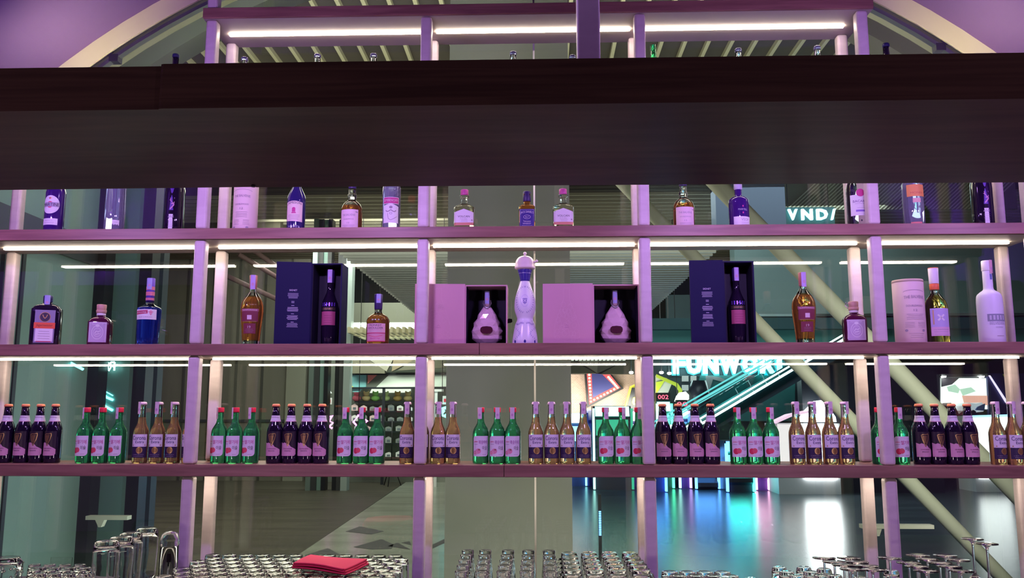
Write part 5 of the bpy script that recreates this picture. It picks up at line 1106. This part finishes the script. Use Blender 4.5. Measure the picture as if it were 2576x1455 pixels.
t, c, R = ext('ride_car', 'white and blue toy racing car before the far right picture', [(2428,1022),(2436,1014),(2455,1016),(2470,1013),(2478,1022),(2474,1036),(2440,1040),(2432,1034)], 15.0, .5, mat('car_white',(.85,.9,.95),.3,emit=(.8,.9,1),es=.5), 'ride', [('blue_fin', [(2458,1024),(2476,1016),(2474,1034),(2452,1032)], -.04, 0, mat('car_blue',(.05,.15,.55),.3)), ('wheel', [(2440,1036),(2446,1032),(2452,1036),(2450,1043),(2442,1043)], -.06, .1, BLACK)])
t, c, R = ext('glowing_counter', 'glaring white lit counter at the far right', [(2440,1048),(2540,1046),(2538,1155),(2450,1155)], 14.2, .7, mat('counter_white',(.8,.8,.85),.4), 'counter', [('front_light', [(2444,1052),(2536,1050),(2534,1205),(2462,1205)], -.04, 0, em('counter_glow',(.92,.95,.98),3.5)), ('blue_edge', [(2438,1046),(2543,1043),(2543,1048),(2438,1051)], -.05, 0, em('counter_blue',(.3,.7,1),2.5))])
b = MB(); b.box(R([(2450,1155)])[0][0], R([(2538,1155)])[0][0], 0, .7, -c.z, R([(2450,1155)])[0][1], MATS['counter_white']); b.build('base', t)
ext('red_ride', 'small dark red ride hood behind the right-hand stout bottles', [(2382,1022),(2392,1014),(2402,1022),(2412,1042),(2424,1034),(2424,1044),(2395,1052),(2384,1046)], 15.1, .4, mat('ride_red',(.35,.02,.06),.4), 'ride')
# upper right masses
struct(MB().box(pq(1850,700,13)[0], pq(2600,700,13)[0], 13.0, 13.4, pq(2000,790,13)[1], pq(2000,590,13)[1], mat('bulkhead_slate',(.14,.20,.20),.5)).build('wall_bulkhead'), 'slate green bulkhead of the upper floor')
struct(MB().box(pq(1640,810,12.9)[0], pq(2600,810,12.9)[0], 12.9, 13.2, pq(2000,828,12.9)[1], pq(2000,800,12.9)[1], mat('band_teal_dark',(.02,.06,.07),.5)).build('trim_13'))
struct(MB().box(pq(1640,860,13.1)[0], pq(2600,860,13.1)[0], 13.1, 13.4, pq(2000,862,13.1)[1], pq(2000,829,13.1)[1], mat('band_teal',(.05,.20,.19),.5)).build('trim_14'))
struct(MB().box(pq(2018,1000,13.9)[0], pq(2360,1000,13.9)[0], 13.9, 14.2, 0, pq(2100,865,13.9)[1], mat('wall_night',(.012,.018,.028),.5)).build('wall_night'), 'dark wall between the kiosk and the far right shop')
struct(MB().box(pq(1800,500,11)[0], pq(1975,500,11)[0], 11, 11.4, pq(1900,575,11)[1], pq(1900,440,11)[1], mat('duct_blue',(.08,.10,.16),.5)).build('trim_15'), 'slate blue duct under the ceiling')
# VNDA sign and slatted soffit behind it
t = thing('neon_or_reflected_sign', 'glowing cyan letter sign under the slanted slats, upper right', 'sign', (pq(1984,553,12)[0], 12, pq(1984,553,12)[1])); xx = 0
for ch, pa, pb in (('V',1984,2008),('N',2018,2046),('D',2056,2084),('/',2092,2104)):
    vs, fs = text2d(ch, .03); u, v = pq(pa,553,12)[0]-t.location.x, pq(pb,553,12)[0]-t.location.x; H_ = pq(2000,526,12)[1]-pq(2000,553,12)[1]; b = MB(); b.mi(em('sign_cyan2',(.35,.95,1),7))
    V0 = [b.bm.verts.new((u+(v-u)*(.5+q[0]), 0, H_*(.5+q[1]))) for q in vs]; [b.bm.faces.new([V0[j] for j in f]) for f in fs]
    r_ = bmesh.ops.extrude_face_region(b.bm, geom=b.bm.faces[:]); bmesh.ops.translate(b.bm, vec=(0,.06,0), verts=[q for q in r_['geom'] if isinstance(q, bmesh.types.BMVert)]); b.build('letter', t)
b = MB(); b.box(-.06, pq(2104,553,12)[0]-t.location.x, .08, .3, -.25, H_+.05, mat('board_petrol',(.01,.05,.06),.5)); b.build('backing_board', t)
b = MB(); a_ = pq(1975,530,12.4); d_ = pq(2560,530,12.4); b.box(a_[0], d_[0], 12.4, 12.5, a_[1], pq(1980,455,12.4)[1], mat('soffit_dark',(.16,.15,.10),.6))
x = a_[0]; zt_ = pq(1980,455,12.4)[1]; hh = zt_-a_[1]
while x < d_[0]-hh: b.prism([(x,a_[1]),(x+.028,a_[1]),(x+.028+hh*1.1,zt_),(x+hh*1.1,zt_)], 12.36, 12.4, mat('soffit_slat',(.55,.52,.40),.6)); x += .075
struct(b.build('wall_soffit'), 'beige slanted slats behind the cyan sign')
# slanting round columns
for i, (pa, pb, r, lb) in enumerate([((1470,360),(2560,1494),.062,'lower of the two parallel slanting cream columns, reaching the floor behind the wine glasses'),((1690,345),(2660,1350),.078,'upper and thicker of the two parallel slanting cream columns')]):
    Yc = 4.3; u, v = at(*pa, Yc), at(*pb, Yc); t = thing('slanting_column', lb, 'column', tuple(u)); b = MB(); b.tube([(0,0,0), tuple(v-u)], r, CRM, 28); b.build('shaft', t)
# reflections built as glowing parts: blue dotted strip, reversed cyan strokes on the left
t = thing('reflected_strip', 'blue dotted reflection built as a glowing strip right of the grey pillar', 'light', (pq(1510,1348,3.2)[0], 3.2, pq(1510,1348,3.2)[1]))
b = MB(); b.box(-.012,.012,.01,.02,-.4,.3,BLKM); b.build('pole', t)  # added backing for the reflected strip, not a real pole
for i in range(14): b = MB(); hz = (pq(1510,1285,3.2)[1]-pq(1510,1348,3.2)[1])/14; b.box(-.008,.008,0,.01,hz*i,hz*(i+.6),em('reflected_blue',(.10,.35,1),7)); b.build('lamp', t)  # glowing dots stand in for the blue reflection, not real lamps
def hang(t, xs_, z0, y=0, top=None):
    top = top or (6.07 if t.location.y < 12.6 else 5.85)
    for x in xs_: b = MB(); b.tube([(x, y, z0), (x, y, top-t.location.z)], .008, BLACK, 6); b.build('hanging_rod', t)
for o in list(C.objects):
    if o.parent is None and o.type == 'EMPTY':
        n_ = o.name.split('.')[0]
        if n_ == 'neon_or_reflected_sign' and o.location.y > 11 and o.location.y < 13: hang(o, [.05, .8], .1, .2)
        if n_ in ('neon_diamond', 'neon_ring', 'linear_light', 'round_lamp'): hang(o, [0], 0, 0 if n_[0] == 'n' else .1)
        if n_ == 'ribbed_light': hang(o, [.02, 1.1], 0, .05, 3.49)
def reflectseg(label, pts, Y, r, m): return neonp('reflected_stroke', label, pts, Y, r, m, 'reflection', False)  # sign reflections in the left panels, built as glowing tubes
reflectseg('cyan reflected sign stroke at the top left of the lowest shelf bay', [(166,907),(190,920),(209,930)], 1.85, .008, NC)
reflectseg('long cyan reflected sign stroke on the teal panel, upper', [(245,978),(258,990),(268,1000),(284,1007)], 2.242, .008, NC)
reflectseg('long cyan reflected sign stroke on the teal panel, lower', [(243,1004),(256,1014),(266,1024),(283,1033)], 2.242, .008, NC)
reflectseg('thin cyan reflected sign stroke on the teal panel, right', [(258,975),(266,986),(284,996)], 2.247, .003, NC)
t = thing('neon_or_reflected_sign', 'bright cyan reflection of reversed letters on the teal panel, left', 'sign', (pq(272,912,2.2)[0], 2.2, pq(272,912,2.2)[1])); d = Flat()  # mirrored sign reflection drawn as glowing letter strokes
m = em('reflected_cyan',(.45,1,1),6); d.line([(.0,.0),(.0,-.045),(-.02,-.062)],.014,m,0); d.line([(.045,-.055),(.045,.0),(.018,.0),(.014,-.018),(.045,-.030)],.012,m,0); d.line([(.022,-.030),(.008,-.058)],.010,m,0); d.build('letters', t)
# downlights in the ceiling
for i, (px, py) in enumerate([(1265,4)]):
    q = atz(px, py, ZC-.02); t = thing('downlight', 'round white downlight among the ceiling battens', 'light', tuple(q)); b = MB(); b.loft([(.10,.10,0),(.11,.11,.02),(.11,.11,.10)], em('downlight_white',(1,1,.95),9), 20); b.build('lamp', t); b = MB(); b.loft([(.15,.15,.01),(.15,.15,.12)], STEEL, 20); b.build('rim', t)
for i, (px, py) in enumerate([(1588,941),(1664,941),(1684,943)]):
    q = at(px, py, 14.9); t = thing('spotlight', 'small round spotlight over the arcade, %s from the left' % coln[i], 'light', tuple(q)); b = MB(); b.loft([(.03,.03,0),(.05,.05,.02),(.04,.04,.05)], em('spot_white',(1,1,1),8), 14); b.build('lamp', t); b = MB(); b.tube([(0,0,.05),(0,0,(5.76 if q.x > 2.1 else 3.49)-q.z)], .010, DGREY, 6); b.build('stem', t)
# wall brackets seen beyond the glass (white ledge pieces)
for px0, px1, py, lb in [(2170,2350,1325,'pale ledge crossing behind the fourth post'),(215,320,1303,'pale ledge crossing the black mullions on the left')]:
    u, v = at(px0, py, 1.2), at(px1, py, 1.2); b = MB(); b.box(0, v.x-u.x, 0, .05, -.012, .008, mat('ledge_pale',(.55,.54,.45),.5)); b.prism([(.05,-.012),(.10,-.012),(.085,-.05),(.07,-.05)], .005, .04, MATS['ledge_pale']); t = thing('wall_ledge', lb, 'ledge', tuple(u)); b.build('ledge_board', t)
# unlinked leftovers
for me in list(bpy.data.meshes):
    if me.users == 0: bpy.data.meshes.remove(me)
